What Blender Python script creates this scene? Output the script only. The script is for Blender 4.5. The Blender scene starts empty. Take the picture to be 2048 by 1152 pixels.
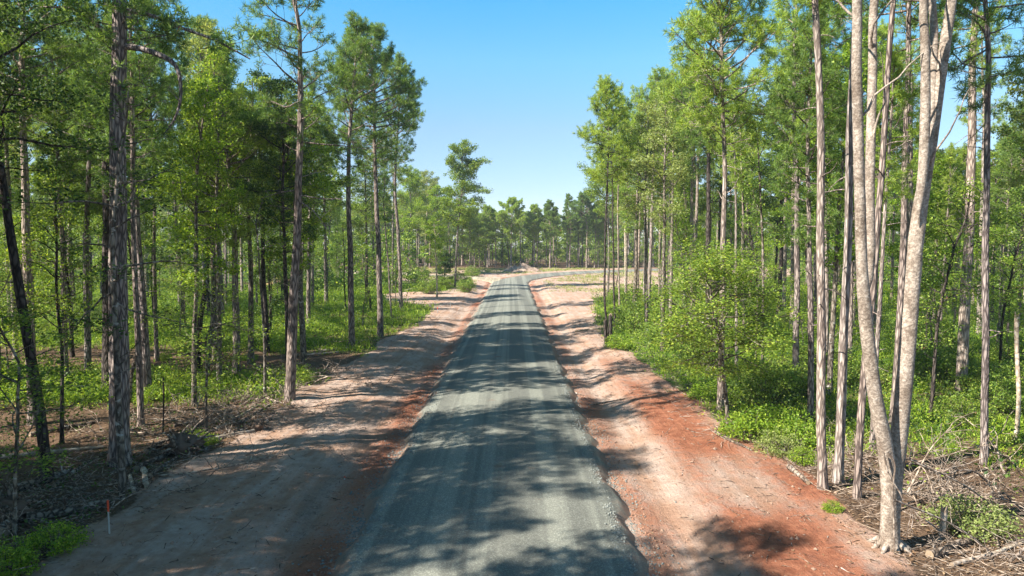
import bpy, math, random
import numpy as np
from mathutils import Vector

PI = math.pi
S = bpy.context.scene
C = S.collection
RNG = np.random.default_rng(20240611)
random.seed(7)

# ------------------------------------------------------------------ camera
H_CAM, F_PX, PITCH = 6.6, 1365.0, math.atan(86 / 1365)
cam_data = bpy.data.cameras.new('camera')
cam = bpy.data.objects.new('camera', cam_data)
C.objects.link(cam)
cam.location = (0, 0, H_CAM)
cam.rotation_euler = (PI / 2 - PITCH, 0, 0)
cam_data.sensor_width = 36.0
cam_data.lens = 36.0 * F_PX / 2048
cam_data.clip_end = 6000
S.camera = cam


def ray(px, py):
    vx, vy = (px - 1024) / F_PX, -(py - 576) / F_PX
    return np.array([vx, math.cos(PITCH) + math.sin(PITCH) * vy, -math.sin(PITCH) + math.cos(PITCH) * vy])


def on_ground(px, py, z=0.0):
    d = ray(px, py)
    t = (z - H_CAM) / d[2]
    return np.array([0, 0, H_CAM]) + d * t


def at_depth(px, py, y):
    d = ray(px, py)
    return np.array([0, 0, H_CAM]) + d * (y / d[1])


def to_px(p):
    x, y, z = p[0], p[1], p[2] - H_CAM
    f = y * math.cos(PITCH) - z * math.sin(PITCH)
    u = y * math.sin(PITCH) + z * math.cos(PITCH)
    return 1024 + F_PX * x / f, 576 - F_PX * u / f


# ------------------------------------------------------------------ numeric helpers
def vnoise(x, y, seed=0):
    """smooth value noise, -1..1, on arrays"""
    xi, yi = np.floor(x).astype(np.int64), np.floor(y).astype(np.int64)
    xf, yf = x - xi, y - yi
    xf, yf = xf * xf * (3 - 2 * xf), yf * yf * (3 - 2 * yf)

    def h(a, b):
        n = (a * 374761393 + b * 668265263 + seed * 1442695041) & 0x7FFFFFFF
        n = ((n ^ (n >> 13)) * 1274126177) & 0x7FFFFFFF
        n = n ^ (n >> 16)
        return (n & 0xFFFF) / 32767.5 - 1

    a, b, c, d = h(xi, yi), h(xi + 1, yi), h(xi, yi + 1), h(xi + 1, yi + 1)
    return (a * (1 - xf) + b * xf) * (1 - yf) + (c * (1 - xf) + d * xf) * yf


def fbm(x, y, seed=0, octaves=4):
    s, a, f, t = 0, 1.0, 1.0, 0
    for o in range(octaves):
        s = s + a * vnoise(x * f, y * f, seed + o * 17)
        t += a
        a *= 0.5
        f *= 2.03
    return s / t


def sstep(a, b, x):
    t = np.clip((x - a) / (b - a), 0, 1)
    return t * t * (3 - 2 * t)


def norm(v):
    return v / np.maximum(np.linalg.norm(v, axis=-1, keepdims=True), 1e-9)


# ------------------------------------------------------------------ mesh helpers
class Geo:
    """collects vertices and faces (triangles or quads), each block with a material slot"""

    def __init__(self):
        self.V, self.F, self.M, self.sm, self.n = [], [], [], [], 0

    def add(self, V, F, mat=0, smooth=False):
        if len(V) == 0:
            return
        V = np.asarray(V, np.float32)
        F = np.asarray(F, np.int64)
        self.V.append(V)
        self.F.append(F + self.n)
        self.M.append(np.full(len(F), mat, np.int32))
        self.sm.append(np.full(len(F), smooth, bool))
        self.n += len(V)

    def mesh(self, name, mats):
        me = bpy.data.meshes.new(name)
        V = np.concatenate(self.V)
        loops = np.concatenate([f.ravel() for f in self.F]).astype(np.int32)
        sizes = np.concatenate([np.full(len(f), f.shape[1], np.int32) for f in self.F])
        starts = np.concatenate([[0], np.cumsum(sizes)[:-1]]).astype(np.int32)
        me.vertices.add(len(V))
        me.vertices.foreach_set('co', V.ravel())
        me.loops.add(len(loops))
        me.loops.foreach_set('vertex_index', loops)
        me.polygons.add(len(sizes))
        me.polygons.foreach_set('loop_start', starts)
        me.polygons.foreach_set('loop_total', sizes)
        me.polygons.foreach_set('material_index', np.concatenate(self.M))
        me.polygons.foreach_set('use_smooth', np.concatenate(self.sm))
        me.update(calc_edges=True)
        for m in mats:
            me.materials.append(m)
        return me


def tube(path, radii, sides=7, cap=True, rng=None, rough=0.0):
    P = np.asarray(path, float)
    R = np.asarray(radii, float)
    n = len(P)
    T = norm(np.gradient(P, axis=0))
    ref = np.array([0.31, 0.95, 0.02]) if abs(T[:, 2]).mean() > 0.6 else np.array([0.05, 0.1, 1.0])
    U = norm(np.cross(T, ref))
    W = np.cross(T, U)
    a = np.arange(sides) * 2 * PI / sides
    rr = np.repeat(R[:, None], sides, 1)
    if rng is not None and rough:
        rr = rr * (1 + rough * rng.standard_normal((n, sides)))
    V = P[:, None, :] + rr[..., None] * (np.cos(a)[None, :, None] * U[:, None, :] + np.sin(a)[None, :, None] * W[:, None, :])
    V = V.reshape(-1, 3)
    i = np.arange(n - 1)[:, None] * sides
    j = np.arange(sides)[None, :]
    k = (j + 1) % sides
    F = np.stack([i + j, i + k, i + sides + k, i + sides + j], -1).reshape(-1, 4)
    return V, F


def sticks(A, B, r0, r1):
    """many straight three-sided twigs"""
    A, B = np.asarray(A, float), np.asarray(B, float)
    n = len(A)
    if n == 0:
        return np.zeros((0, 3)), np.zeros((0, 4), int)
    T = norm(B - A)
    ref = np.where(np.abs(T[:, 2:3]) > 0.8, np.array([[1.0, 0, 0]]), np.array([[0, 0, 1.0]]))
    U = norm(np.cross(T, ref))
    W = np.cross(T, U)
    r0 = np.broadcast_to(r0, (n,))[:, None]
    r1 = np.broadcast_to(r1, (n,))[:, None]
    V = []
    for base, r in ((A, r0), (B, r1)):
        for k in range(3):
            a = k * 2 * PI / 3
            V.append(base + r * (math.cos(a) * U + math.sin(a) * W))
    V = np.stack(V, 1).reshape(-1, 3)
    o = (np.arange(n) * 6)[:, None, None]
    f = np.array([[0, 1, 4, 3], [1, 2, 5, 4], [2, 0, 3, 5]])[None]
    return V, (o + f).reshape(-1, 4)


def rand_unit(rng, n):
    return norm(rng.standard_normal((n, 3)))


def leaves(rng, P, size, flat=0.6, droop=None, aspect=0.62):
    """one folded diamond per point: tip, sides and stem end"""
    n = len(P)
    nrm = norm(rand_unit(rng, n) + np.array([0, 0, flat * 1.6]))
    d = rand_unit(rng, n)
    if droop is not None:
        d = d + np.array([0, 0, droop])
    d = norm(d - (d * nrm).sum(1, keepdims=True) * nrm)
    s = np.cross(nrm, d)
    L = (size * rng.uniform(0.65, 1.3, n))[:, None]
    a = P - d * L * 0.5
    b = P + d * L * 0.5
    mid = P - nrm * L * 0.08
    V = np.stack([a, mid + s * L * aspect * 0.5 + nrm * L * .12, b, mid - s * L * aspect * 0.5 + nrm * L * .12], 1).reshape(-1, 3)
    F = np.arange(n * 4).reshape(-1, 4)
    return V, F


def needles(rng, P, D, m=16, length=0.24, width=0.013, spread=0.75):
    k = len(P)
    P = np.repeat(P, m, 0)
    D = np.repeat(D, m, 0)
    n = k * m
    d = norm(D * 0.38 + rand_unit(rng, n) * spread + np.array([0, 0, 0.12]))
    base = P + D * (rng.uniform(-0.12, 0.05, n)[:, None])
    L = (length * rng.uniform(0.7, 1.15, n))[:, None]
    s = norm(np.cross(d, rand_unit(rng, n))) * width
    tip = base + d * L
    mid = base + d * L * .5 + np.array([0, 0, -0.008])
    V = np.stack([base - s * .4, base + s * .4, mid + s, tip, mid - s], 1).reshape(-1, 3)
    o = (np.arange(n) * 5)[:, None]
    Fq = np.concatenate([o + np.array([[0, 1, 2, 4]])], 0)
    Ft = o + np.array([[4, 2, 3]])
    return V, Fq, Ft


# ------------------------------------------------------------------ object helpers
def tag(o, label=None, cat=None, group=None, kind=None):
    if label:
        o['label'] = label
    if cat:
        o['category'] = cat
    if group:
        o['group'] = group
    if kind:
        o['kind'] = kind
    return o


def empty(name, loc=(0, 0, 0), rz=0.0):
    o = bpy.data.objects.new(name, None)
    C.objects.link(o)
    o.location = loc
    o.rotation_euler = (0, 0, rz)
    o.empty_display_size = 0.3
    return o


def obj(name, me, parent=None):
    o = bpy.data.objects.new(name, me)
    C.objects.link(o)
    if parent is not None:
        o.parent = parent
    return o


def copy_tree(root):
    c = root.copy()
    C.objects.link(c)
    for ch in list(root.children):
        d = ch.copy()
        C.objects.link(d)
        d.parent = c
        for g in list(ch.children):
            e = g.copy()
            C.objects.link(e)
            e.parent = d
    return c


# ------------------------------------------------------------------ materials
class Mat:
    def __init__(self, name):
        self.m = bpy.data.materials.new(name)
        self.m.use_nodes = True
        self.t = self.m.node_tree
        self.t.nodes.clear()
        self.out = self.t.nodes.new('ShaderNodeOutputMaterial')

    def n(self, typ, **kw):
        nd = self.t.nodes.new('ShaderNode' + typ)
        for k, v in kw.items():
            if k.startswith('i_'):
                nd.inputs[k[2:].replace('_', ' ')].default_value = v
            else:
                setattr(nd, k, v)
        return nd

    def link(self, a, b):
        self.t.links.new(a, b)

    def val(self, sock, v):
        if hasattr(v, 'links') or isinstance(v, bpy.types.NodeSocket):
            self.link(v, sock)
        else:
            sock.default_value = v

    def mix(self, f, a, b, mode='MIX'):
        nd = self.n('Mix', data_type='RGBA', blend_type=mode)
        self.val(nd.inputs[0], f)
        for s, v in ((nd.inputs[6], a), (nd.inputs[7], b)):
            if isinstance(v, tuple):
                v = (*v, 1.0) if len(v) == 3 else v
            self.val(s, v)
        return nd.outputs[2]

    def math(self, op, a, b=0.0, clamp=False):
        nd = self.n('Math', operation=op, use_clamp=clamp)
        self.val(nd.inputs[0], a)
        self.val(nd.inputs[1], b)
        return nd.outputs[0]

    def ramp(self, v, a, b):
        nd = self.n('MapRange', interpolation_type='SMOOTHSTEP')
        self.val(nd.inputs[0], v)
        nd.inputs[1].default_value = a
        nd.inputs[2].default_value = b
        return nd.outputs[0]

    def noise(self, vec, scale, detail=4.0, rough=0.55, dist=0.0):
        nd = self.n('TexNoise')
        self.link(vec, nd.inputs['Vector'])
        nd.inputs['Scale'].default_value = scale
        nd.inputs['Detail'].default_value = detail
        nd.inputs['Roughness'].default_value = rough
        nd.inputs['Distortion'].default_value = dist
        return nd.outputs[0]

    def mapping(self, vec, scale):
        nd = self.n('Mapping')
        self.link(vec, nd.inputs[0])
        nd.inputs['Scale'].default_value = scale
        return nd.outputs[0]

    def coords(self, which='Object'):
        return self.n('TexCoord').outputs[which]

    def bump(self, h, strength, dist):
        nd = self.n('Bump')
        nd.inputs['Strength'].default_value = strength
        nd.inputs['Distance'].default_value = dist
        self.link(h, nd.inputs['Height'])
        return nd.outputs[0]

    def surface(self, col, rough=0.85, normal=None, spec=0.25):
        p = self.n('BsdfPrincipled')
        self.val(p.inputs['Base Color'], col if not isinstance(col, tuple) else (*col, 1))
        self.val(p.inputs['Roughness'], rough)
        p.inputs['Specular IOR Level'].default_value = spec
        if normal is not None:
            self.link(normal, p.inputs['Normal'])
        self.link(p.outputs[0], self.out.inputs[0])
        return p


def leaf_mat(name, dark, mid, light, trans=0.38, warm=0.12, brown=0.0):
    k = Mat(name)
    r = k.n('NewGeometry').outputs['Random Per Island']
    o = k.n('ObjectInfo').outputs['Random']
    c1 = k.mix(k.ramp(r, 0.0, 0.55), dark, mid)
    c2 = k.mix(k.ramp(r, 0.5, 1.0), c1, light)
    # each plant a little warmer or cooler than the next
    c3 = k.mix(k.math('MULTIPLY', o, 0.55), c2, k.mix(1.0, c2, (1.10, 1.0, 0.75), 'MULTIPLY'))
    if brown:
        r2 = k.math('FRACT', k.math('MULTIPLY', r, 37.7))
        c3 = k.mix(k.math('LESS_THAN', r2, brown), c3, (0.16, 0.085, 0.035))
    p = k.n('BsdfPrincipled')
    k.link(c3, p.inputs['Base Color'])
    p.inputs['Roughness'].default_value = 0.5
    p.inputs['Specular IOR Level'].default_value = 0.28
    t = k.n('BsdfTranslucent')
    k.link(k.mix(1.0, c3, (1.55, 1.45, 0.8), 'MULTIPLY'), t.inputs[0])
    mx = k.n('MixShader')
    mx.inputs[0].default_value = trans
    k.link(p.outputs[0], mx.inputs[1])
    k.link(t.outputs[0], mx.inputs[2])
    k.link(mx.outputs[0], k.out.inputs[0])
    return k.m


def bark_mat(name, dark, light, scale=(14, 14, 2.6), patch=None, plate=1.0, patch_scale=(5, 5, 12), patch_cut=(0.56, 0.66), bump=0.7):
    k = Mat(name)
    co = k.coords()
    o = k.n('ObjectInfo').outputs['Random']
    off = k.n('VectorMath', operation='ADD')
    k.link(co, off.inputs[0])
    k.link(k.math('MULTIPLY', o, 40.0), off.inputs[1])
    v = off.outputs[0]
    st = k.mapping(v, scale)
    vor = k.n('TexVoronoi', feature='DISTANCE_TO_EDGE')
    warped = k.n('VectorMath', operation='ADD')
    k.link(st, warped.inputs[0])
    k.link(k.noise(st, 0.9, 3), warped.inputs[1])
    k.link(warped.outputs[0], vor.inputs['Vector'])
    vor.inputs['Scale'].default_value = 0.8
    plates = k.ramp(vor.outputs['Distance'], 0.0, 0.28)
    if plate < 1:
        plates = k.math('ADD', k.math('MULTIPLY', plates, plate), 1 - plate)
    fine = k.noise(st, 2.6, 6, 0.65)
    big = k.noise(v, 0.55, 3)
    col = k.mix(k.math('MULTIPLY', plates, k.math('ADD', fine, 0.35)), dark, light)
    col = k.mix(k.ramp(big, 0.3, 0.7), k.mix(1.0, col, (0.72, 0.7, 0.72), 'MULTIPLY'), col)
    col = k.mix(k.math('MULTIPLY', o, 0.5), col, k.mix(1.0, col, (1.25, 1.12, 0.95), 'MULTIPLY'))
    if patch:
        pn = k.noise(k.mapping(v, patch_scale), 1.0, 5, 0.6, 0.4)
        pm = k.math('MULTIPLY', k.ramp(pn, *patch_cut), k.ramp(k.noise(v, 0.8, 2), 0.36, 0.56))
        col = k.mix(pm, col, patch)
    h = k.math('ADD', k.math('MULTIPLY', plates, 0.7), k.math('MULTIPLY', fine, 0.5))
    k.surface(col, 0.92, k.bump(h, bump, 0.05), 0.15)
    return k.m


M_PINE_BARK = bark_mat('pine bark', (0.095, 0.076, 0.07), (0.45, 0.375, 0.335))
M_PINE_BARK_PALE = bark_mat('pale pine bark', (0.165, 0.132, 0.115), (0.53, 0.455, 0.40))
M_GREY_BARK = bark_mat('grey bark', (0.075, 0.062, 0.05), (0.31, 0.27, 0.22), (9, 9, 3), (0.42, 0.40, 0.36), patch_scale=(4, 4, 7))
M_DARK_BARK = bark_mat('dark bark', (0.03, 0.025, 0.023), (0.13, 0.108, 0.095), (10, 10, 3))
k = Mat('mottled bark')
co = k.coords()
ring = k.noise(k.mapping(co, (6, 6, 8)), 1.0, 6, 0.65, 0.5)
blot = k.noise(k.mapping(co, (3.2, 3.2, 2.2)), 1.0, 5, 0.6)
fine = k.noise(k.mapping(co, (18, 18, 20)), 1.0, 4, 0.7)
col = k.mix(k.ramp(blot, .32, .66), (0.26, 0.205, 0.16), (0.50, 0.42, 0.345))
col = k.mix(k.ramp(fine, .42, .62), k.mix(1.0, col, (.55, .53, .52), 'MULTIPLY'), col)
col = k.mix(k.math('MULTIPLY', k.ramp(ring, .54, .72), .6), col, (0.60, 0.535, 0.46))
col = k.mix(k.math('MULTIPLY', k.ramp(ring, .44, .33), .45), col, (0.15, 0.11, 0.085))
k.surface(col, .9, k.bump(k.math('ADD', ring, k.math('ADD', fine, blot)), .6, .04), .15)
M_MOTTLED = k.m
M_TWIG = bark_mat('weathered twig', (0.15, 0.115, 0.09), (0.50, 0.42, 0.345), (6, 6, 6), bump=0.3)
M_LOG = bark_mat('weathered log', (0.075, 0.055, 0.042), (0.36, 0.29, 0.23), (8, 8, 8), (0.55, 0.5, 0.45), patch_scale=(3, 3, 3))
M_PALE_LOG = bark_mat('pale stripped log', (0.34, 0.27, 0.2), (0.62, 0.55, 0.46), (5, 5, 5), bump=0.3)
M_CUT = Mat('cut wood'); M_CUT.surface(M_CUT.mix(M_CUT.noise(M_CUT.coords(), 22, 4), (0.20, 0.14, 0.09), (0.38, 0.29, 0.2)), 0.9); M_CUT = M_CUT.m

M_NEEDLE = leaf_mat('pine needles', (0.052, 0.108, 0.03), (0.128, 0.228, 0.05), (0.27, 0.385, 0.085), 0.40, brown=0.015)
M_NEEDLE_SUNLIT = leaf_mat('sunny pine needles', (0.115, 0.195, 0.037), (0.265, 0.39, 0.065), (0.45, 0.55, 0.105), 0.42, brown=0.02)  # brighter yellow-green base colour carries the sun on the sunlit crowns
M_NEEDLE_DEAD = leaf_mat('dead needles', (0.22, 0.10, 0.04), (0.36, 0.17, 0.07), (0.44, 0.24, 0.12), 0.2)
M_LEAF = leaf_mat('broad leaves', (0.065, 0.125, 0.022), (0.16, 0.265, 0.04), (0.34, 0.43, 0.075), 0.4, brown=0.006)
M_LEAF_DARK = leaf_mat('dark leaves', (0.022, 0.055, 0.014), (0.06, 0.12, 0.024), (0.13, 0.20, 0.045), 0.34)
M_LEAF_BRIGHT = leaf_mat('bright leaves', (0.085, 0.165, 0.018), (0.20, 0.33, 0.03), (0.38, 0.48, 0.06), 0.42)
M_LEAF_PALE = leaf_mat('pale leaves', (0.13, 0.18, 0.05), (0.25, 0.31, 0.09), (0.38, 0.42, 0.15), 0.4)
M_LITTER = leaf_mat('leaf litter', (0.10, 0.055, 0.03), (0.21, 0.125, 0.07), (0.36, 0.25, 0.15), 0.05)


def flat_mat(name, a, b, scale=30, rough=0.7):
    k = Mat(name)
    k.surface(k.mix(k.noise(k.coords(), scale, 4), a, b), rough)
    return k.m


M_STAKE_WHITE = flat_mat('white painted lath', (0.42, 0.39, 0.35), (0.62, 0.60, 0.56))
M_STAKE_RED = flat_mat('red orange paint', (0.75, 0.07, 0.03), (0.88, 0.13, 0.05))
M_PINK = flat_mat('pink flagging', (0.85, 0.12, 0.25), (0.9, 0.2, 0.35))

# ------------------------------------------------------------------ roads as curves on the ground
XC = -0.45


def arc_line(start, heading, pieces, step=0.25):
    """heading in radians right of +y; pieces are ('s', length) or ('a', radius, angle right)"""
    p, h, out = np.array(start, float), heading, [np.array(start, float)]
    for pc in pieces:
        if pc[0] == 's':
            n = max(1, int(pc[1] / step))
            for _ in range(n):
                p = p + np.array([math.sin(h), math.cos(h)]) * pc[1] / n
                out.append(p)
        else:
            L = abs(pc[1] * pc[2])
            n = max(1, int(L / step))
            for _ in range(n):
                h += pc[2] / n / 2
                p = p + np.array([math.sin(h), math.cos(h)]) * L / n
                h += pc[2] / n / 2
                out.append(p)
    return np.array(out)


MAIN = arc_line((XC, -30), 0, [('s', 148), ('a', 38, math.radians(62)), ('s', 90)])
SIDE = arc_line((XC - 0.5, 121), math.radians(-12), [('a', 26, math.radians(-48)), ('s', 40)])


def road_distance(x, y):
    """distance to the main road's centreline (signed on the straight), and to the side road's"""
    x, y = np.asarray(x, float), np.asarray(y, float)
    u = x - XC
    far = y > 108
    if far.any():
        line = MAIN[MAIN[:, 1] > 100][::6]
        xs, ys = x[far], y[far]
        best = np.full(len(xs), 1e9)
        for q in line:
            best = np.minimum(best, (xs - q[0]) ** 2 + (ys - q[1]) ** 2)
        u = u.copy()
        u[far] = np.sqrt(best) * np.sign(xs - XC + 0.001)
    v = np.full(x.shape, 1e9)
    m = (y > 112) & (y < 180)
    if m.any():
        b = np.full(m.sum(), 1e9)
        for q in SIDE[::6]:
            b = np.minimum(b, (x[m] - q[0]) ** 2 + (y[m] - q[1]) ** 2)
        v[m] = np.sqrt(b)
    return u, v


def interp(y, pts):
    return np.interp(y, [p[0] for p in pts], [p[1] for p in pts])


L_EDGE = [(-40, -9.8), (13, -9.6), (18, -10.0), (26, -9.5), (41, -9.0), (62, -7.9), (72, -8.2), (80, -15), (90, -17), (97, -9.5), (106, -8.5), (116, -11), (130, -28), (150, -34), (166, -30), (175, -10), (300, -10)]
R_EDGE = [(-40, 8.2), (14, 8.0), (18.6, 8.2), (23, 7.7), (36, 7.3), (47, 6.7), (60, 7.4), (82, 9.6), (92, 15), (105, 28), (120, 40), (150, 70), (165, 70), (178, 22), (300, 10)]


def clearing(x, y):
    """metres inside (+) or outside (-) the bare strip"""
    w = fbm(y * 0.35, x * 0.02 + 3, 5, 3) * 0.7
    lo, hi = interp(y, L_EDGE) + w, interp(y, R_EDGE) + fbm(y * 0.35, x * 0.02 + 9, 8, 3) * 0.7
    back = interp(np.abs(x), [(0, 163), (30, 165), (60, 175), (90, 190)]) + fbm(x * .1, y * .02, 77, 2) * 3 - y
    return np.minimum(np.minimum(x - lo, hi - x), back)


def rise(y):
    return 1.15 * sstep(112, 178, y)


def ground_z(x, y, fine=True):
    x, y = np.atleast_1d(np.asarray(x, float)), np.atleast_1d(np.asarray(y, float))
    u, v = road_distance(x, y)
    a = np.abs(u)
    near = 1 - sstep(104, 122, y)
    z = rise(y)
    z = z - (0.17 - 0.0 * a) * (1 - sstep(3.3, 3.9, a))
    ditch = np.exp(-((a - 4.3) / 0.95) ** 2)
    z = z - 0.36 * ditch * (0.25 + 0.75 * near) * (0.85 + 0.3 * vnoise(y * 0.11, u * 0 + np.sign(u) * 3, 4))
    z = z - 0.17 * (1 - sstep(2.4, 3.3, v))
    c = clearing(x, y)
    berm = np.exp(-((c - 0.2) / 0.7) ** 2) * sstep(5.5, 6.5, a)
    z = z + 0.22 * berm * (0.4 + 0.6 * vnoise(y * 0.4, x * 0.2, 31))
    z = z + 0.28 * fbm(x * 0.06, y * 0.06, 12, 3) * sstep(6, 14, a)
    if fine:
        w = sstep(3.2, 4.2, a)
        z = z + w * (0.022 * fbm(x * 0.9, y * 0.9, 41, 4) + 0.022 * fbm(x * 4, y * 2.2, 43, 3))
        # wheel ruts pressed along the soft shoulders
        for s, du, dp in ((-1, 6.1, 0.05), (-1, 7.9, 0.04), (1, 5.6, 0.05), (1, 7.3, 0.03)):
            lane = du + 0.5 * vnoise(y * 0.05, y * 0 + du, 61)
            z = z - dp * np.exp(-((a - lane) / 0.22) ** 2) * (np.sign(u) == s) * sstep(-0.4, .4, vnoise(y * .09, y * 0 + du * 3, 67)) * near
        rough = sstep(-0.5, -1.5, c)
        z = z + rough * 0.06 * fbm(x * 1.7, y * 1.7, 47, 3)
    return z


def gz(x, y):
    return float(ground_z(x, y)[0])


# ------------------------------------------------------------------ ground
def graded(lo, hi, knots):
    """coordinates from lo to hi, spacing interpolated from knots (pos, step)"""
    out, p = [], lo
    while p < hi:
        out.append(p)
        p += np.interp(p, [k[0] for k in knots], [k[1] for k in knots])
    out.append(hi)
    return np.array(out)


def build_ground():
    gx = graded(-900, 900, [(-900, 70), (-200, 14), (-60, 3), (-25, 0.6), (-13, 0.16), (13, 0.16), (25, 0.6), (60, 3), (200, 14), (900, 70)])
    gy = graded(-120, 2500, [(-120, 15), (-10, 2), (8, 0.3), (13, 0.15), (40, 0.22), (70, 0.4), (120, 0.6), (175, 0.9), (240, 6), (500, 30), (2500, 200)])
    X, Y = np.meshgrid(gx, gy)
    sh = X.shape
    x, y = X.ravel(), Y.ravel()
    z = ground_z(x, y)
    nx, ny = len(gx), len(gy)
    i = np.arange(ny - 1)[:, None] * nx + np.arange(nx - 1)[None, :]
    F = np.stack([i, i + 1, i + nx + 1, i + nx], -1).reshape(-1, 4)
    g = Geo()
    g.add(np.stack([x, y, z], 1), F, 0, True)
    k = Mat('ground')
    co = k.coords()
    at = k.n('Attribute', attribute_name='cover')
    sep = k.n('SeparateColor')
    k.link(at.outputs['Color'], sep.inputs[0])
    dirt, clay, green, mud = sep.outputs[0], sep.outputs[1], sep.outputs[2], at.outputs['Alpha']
    n1 = k.noise(co, 0.55, 6, 0.6)
    n2 = k.noise(co, 3.2, 6, 0.65)
    n3 = k.noise(co, 17, 5, 0.7)
    n4 = k.noise(co, 60, 3, 0.7)
    edge = k.math('ADD', k.math('MULTIPLY', k.math('SUBTRACT', n2, 0.5), 1.1), k.math('MULTIPLY', k.math('SUBTRACT', n3, 0.5), 0.7))
    # streaks along the way the grader and the tyres went
    strk = k.noise(k.mapping(co, (2.4, 0.16, 1)), 1.0, 5, 0.6, 0.3)
    pale = k.mix(k.ramp(n2, 0.3, 0.7), (0.39, 0.28, 0.222), (0.51, 0.395, 0.322))
    tan = k.mix(k.ramp(n2, 0.3, 0.75), (0.32, 0.185, 0.122), (0.44, 0.29, 0.205))
    sand = k.mix(k.ramp(k.math('ADD', k.math('MULTIPLY', n1, 0.6), k.math('MULTIPLY', strk, 0.5)), 0.42, 0.66), tan, pale)
    red = k.mix(k.ramp(n2, 0.25, 0.75), (0.20, 0.068, 0.038), (0.39, 0.165, 0.095))
    soil = k.mix(k.ramp(k.math('ADD', clay, k.math('MULTIPLY', edge, 0.9)), 0.2, 0.85), sand, red)
    soil = k.mix(k.ramp(k.math('ADD', mud, k.math('MULTIPLY', edge, 0.8)), 0.25, 0.9), soil, k.mix(n3, (0.12, 0.09, 0.07), (0.20, 0.155, 0.12)))
    soil = k.mix(k.ramp(n3, 0.60, 0.74), soil, k.mix(1.0, soil, (0.62, 0.55, 0.52), 'MULTIPLY'))
    soil = k.mix(k.ramp(n4, 0.58, 0.72), soil, k.mix(1.0, soil, (0.72, 0.66, 0.62), 'MULTIPLY'))
    litter = k.mix(k.ramp(n3, 0.35, 0.65), (0.085, 0.052, 0.034), (0.21, 0.135, 0.085))
    litter = k.mix(k.ramp(n4, 0.55, 0.72), litter, (0.30, 0.215, 0.14))
    grass = k.mix(k.ramp(n3, 0.3, 0.7), (0.035, 0.075, 0.012), (0.12, 0.20, 0.03))
    floor = k.mix(k.ramp(k.math('ADD', green, k.math('MULTIPLY', edge, 0.8)), 0.32, 0.68), litter, grass)
    col = k.mix(k.ramp(k.math('ADD', dirt, k.math('MULTIPLY', edge, 0.5)), 0.38, 0.62), floor, soil)
    h = k.math('ADD', k.math('MULTIPLY', n2, 0.5), k.math('ADD', k.math('MULTIPLY', n3, 0.35), k.math('MULTIPLY', n4, 0.15)))
    h = k.math('ADD', h, k.math('MULTIPLY', strk, 0.55))
    k.surface(col, 0.95, k.bump(h, 1.0, 0.16), 0.1)
    me = g.mesh('ground', [k.m])
    u, v = road_distance(x, y)
    a = np.abs(u)
    c = clearing(x, y)
    near = 1 - sstep(104, 122, y)
    right = (u > 0).astype(float)
    dirt_v = sstep(-0.5, 0.5, c)
    # thin grass over the cleared land by the bend
    thin = sstep(100, 118, y) * sstep(5.6, 8.0, a) * sstep(4.6, 7, v) * 0.42
    thin = np.maximum(thin, sstep(84, 96, y) * sstep(10, 15, x) * 0.5)
    dirt_v = np.clip(dirt_v - thin * (0.55 + 0.5 * fbm(x * .2, y * .12, 23, 3)), 0, 1)
    clay_v = 0.85 * np.exp(-((a - 3.7) / 0.8) ** 2) * (0.65 + 0.5 * fbm(y * .3, x * .5, 51, 3))
    clay_v += right * sstep(4.7, 6.2, a) * (1 - sstep(28, 58, y)) * (0.62 + 0.7 * fbm(x * .5, y * .22, 53, 3))
    clay_v += right * sstep(4.2, 5.2, a) * (1 - sstep(5.8, 6.8, a)) * 0.15
    clay_v += (1 - right) * 0.25 * np.exp(-((a - 5.0) / 1.3) ** 2) * (1 - sstep(20, 60, y))
    clay_v += 0.30 * fbm(x * .25, y * .12, 59, 3)
    mud_v = (1 - right) * np.exp(-((a - 4.75 + 0.5 * vnoise(y * .1, y * 0, 71)) / 0.6) ** 2) * (1 - sstep(27, 40, y)) * 0.6 * (.6 + .6 * fbm(x * .8, y * .3, 73, 3))
    green_v = 0.62 + 0.42 * fbm(x * .12, y * .12, 81, 3)
    litter_path = np.exp(-(((y - 36 + 0.15 * x) / 3.2) ** 2)) * (x < -9) * 0.9  # bare brown litter path across the left wood
    green_v -= litter_path
    green_v -= 0.85 * (1 - sstep(24.5, 32, y)) * (x < 0) + 0.55 * (1 - sstep(18, 25, y)) * (x > 0)
    green_v -= 0.55 * sstep(158, 168, y)
    # pine straw and bare patches deeper in the woods
    at = me.color_attributes.new('cover', 'FLOAT_COLOR', 'POINT')
    col = np.stack([dirt_v, np.clip(clay_v, 0, 1), np.clip(green_v, 0, 1), np.clip(mud_v, 0, 1)], 1).astype(np.float32)
    at.data.foreach_set('color', col.ravel())
    tag(obj('ground', me), kind='structure')


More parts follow.
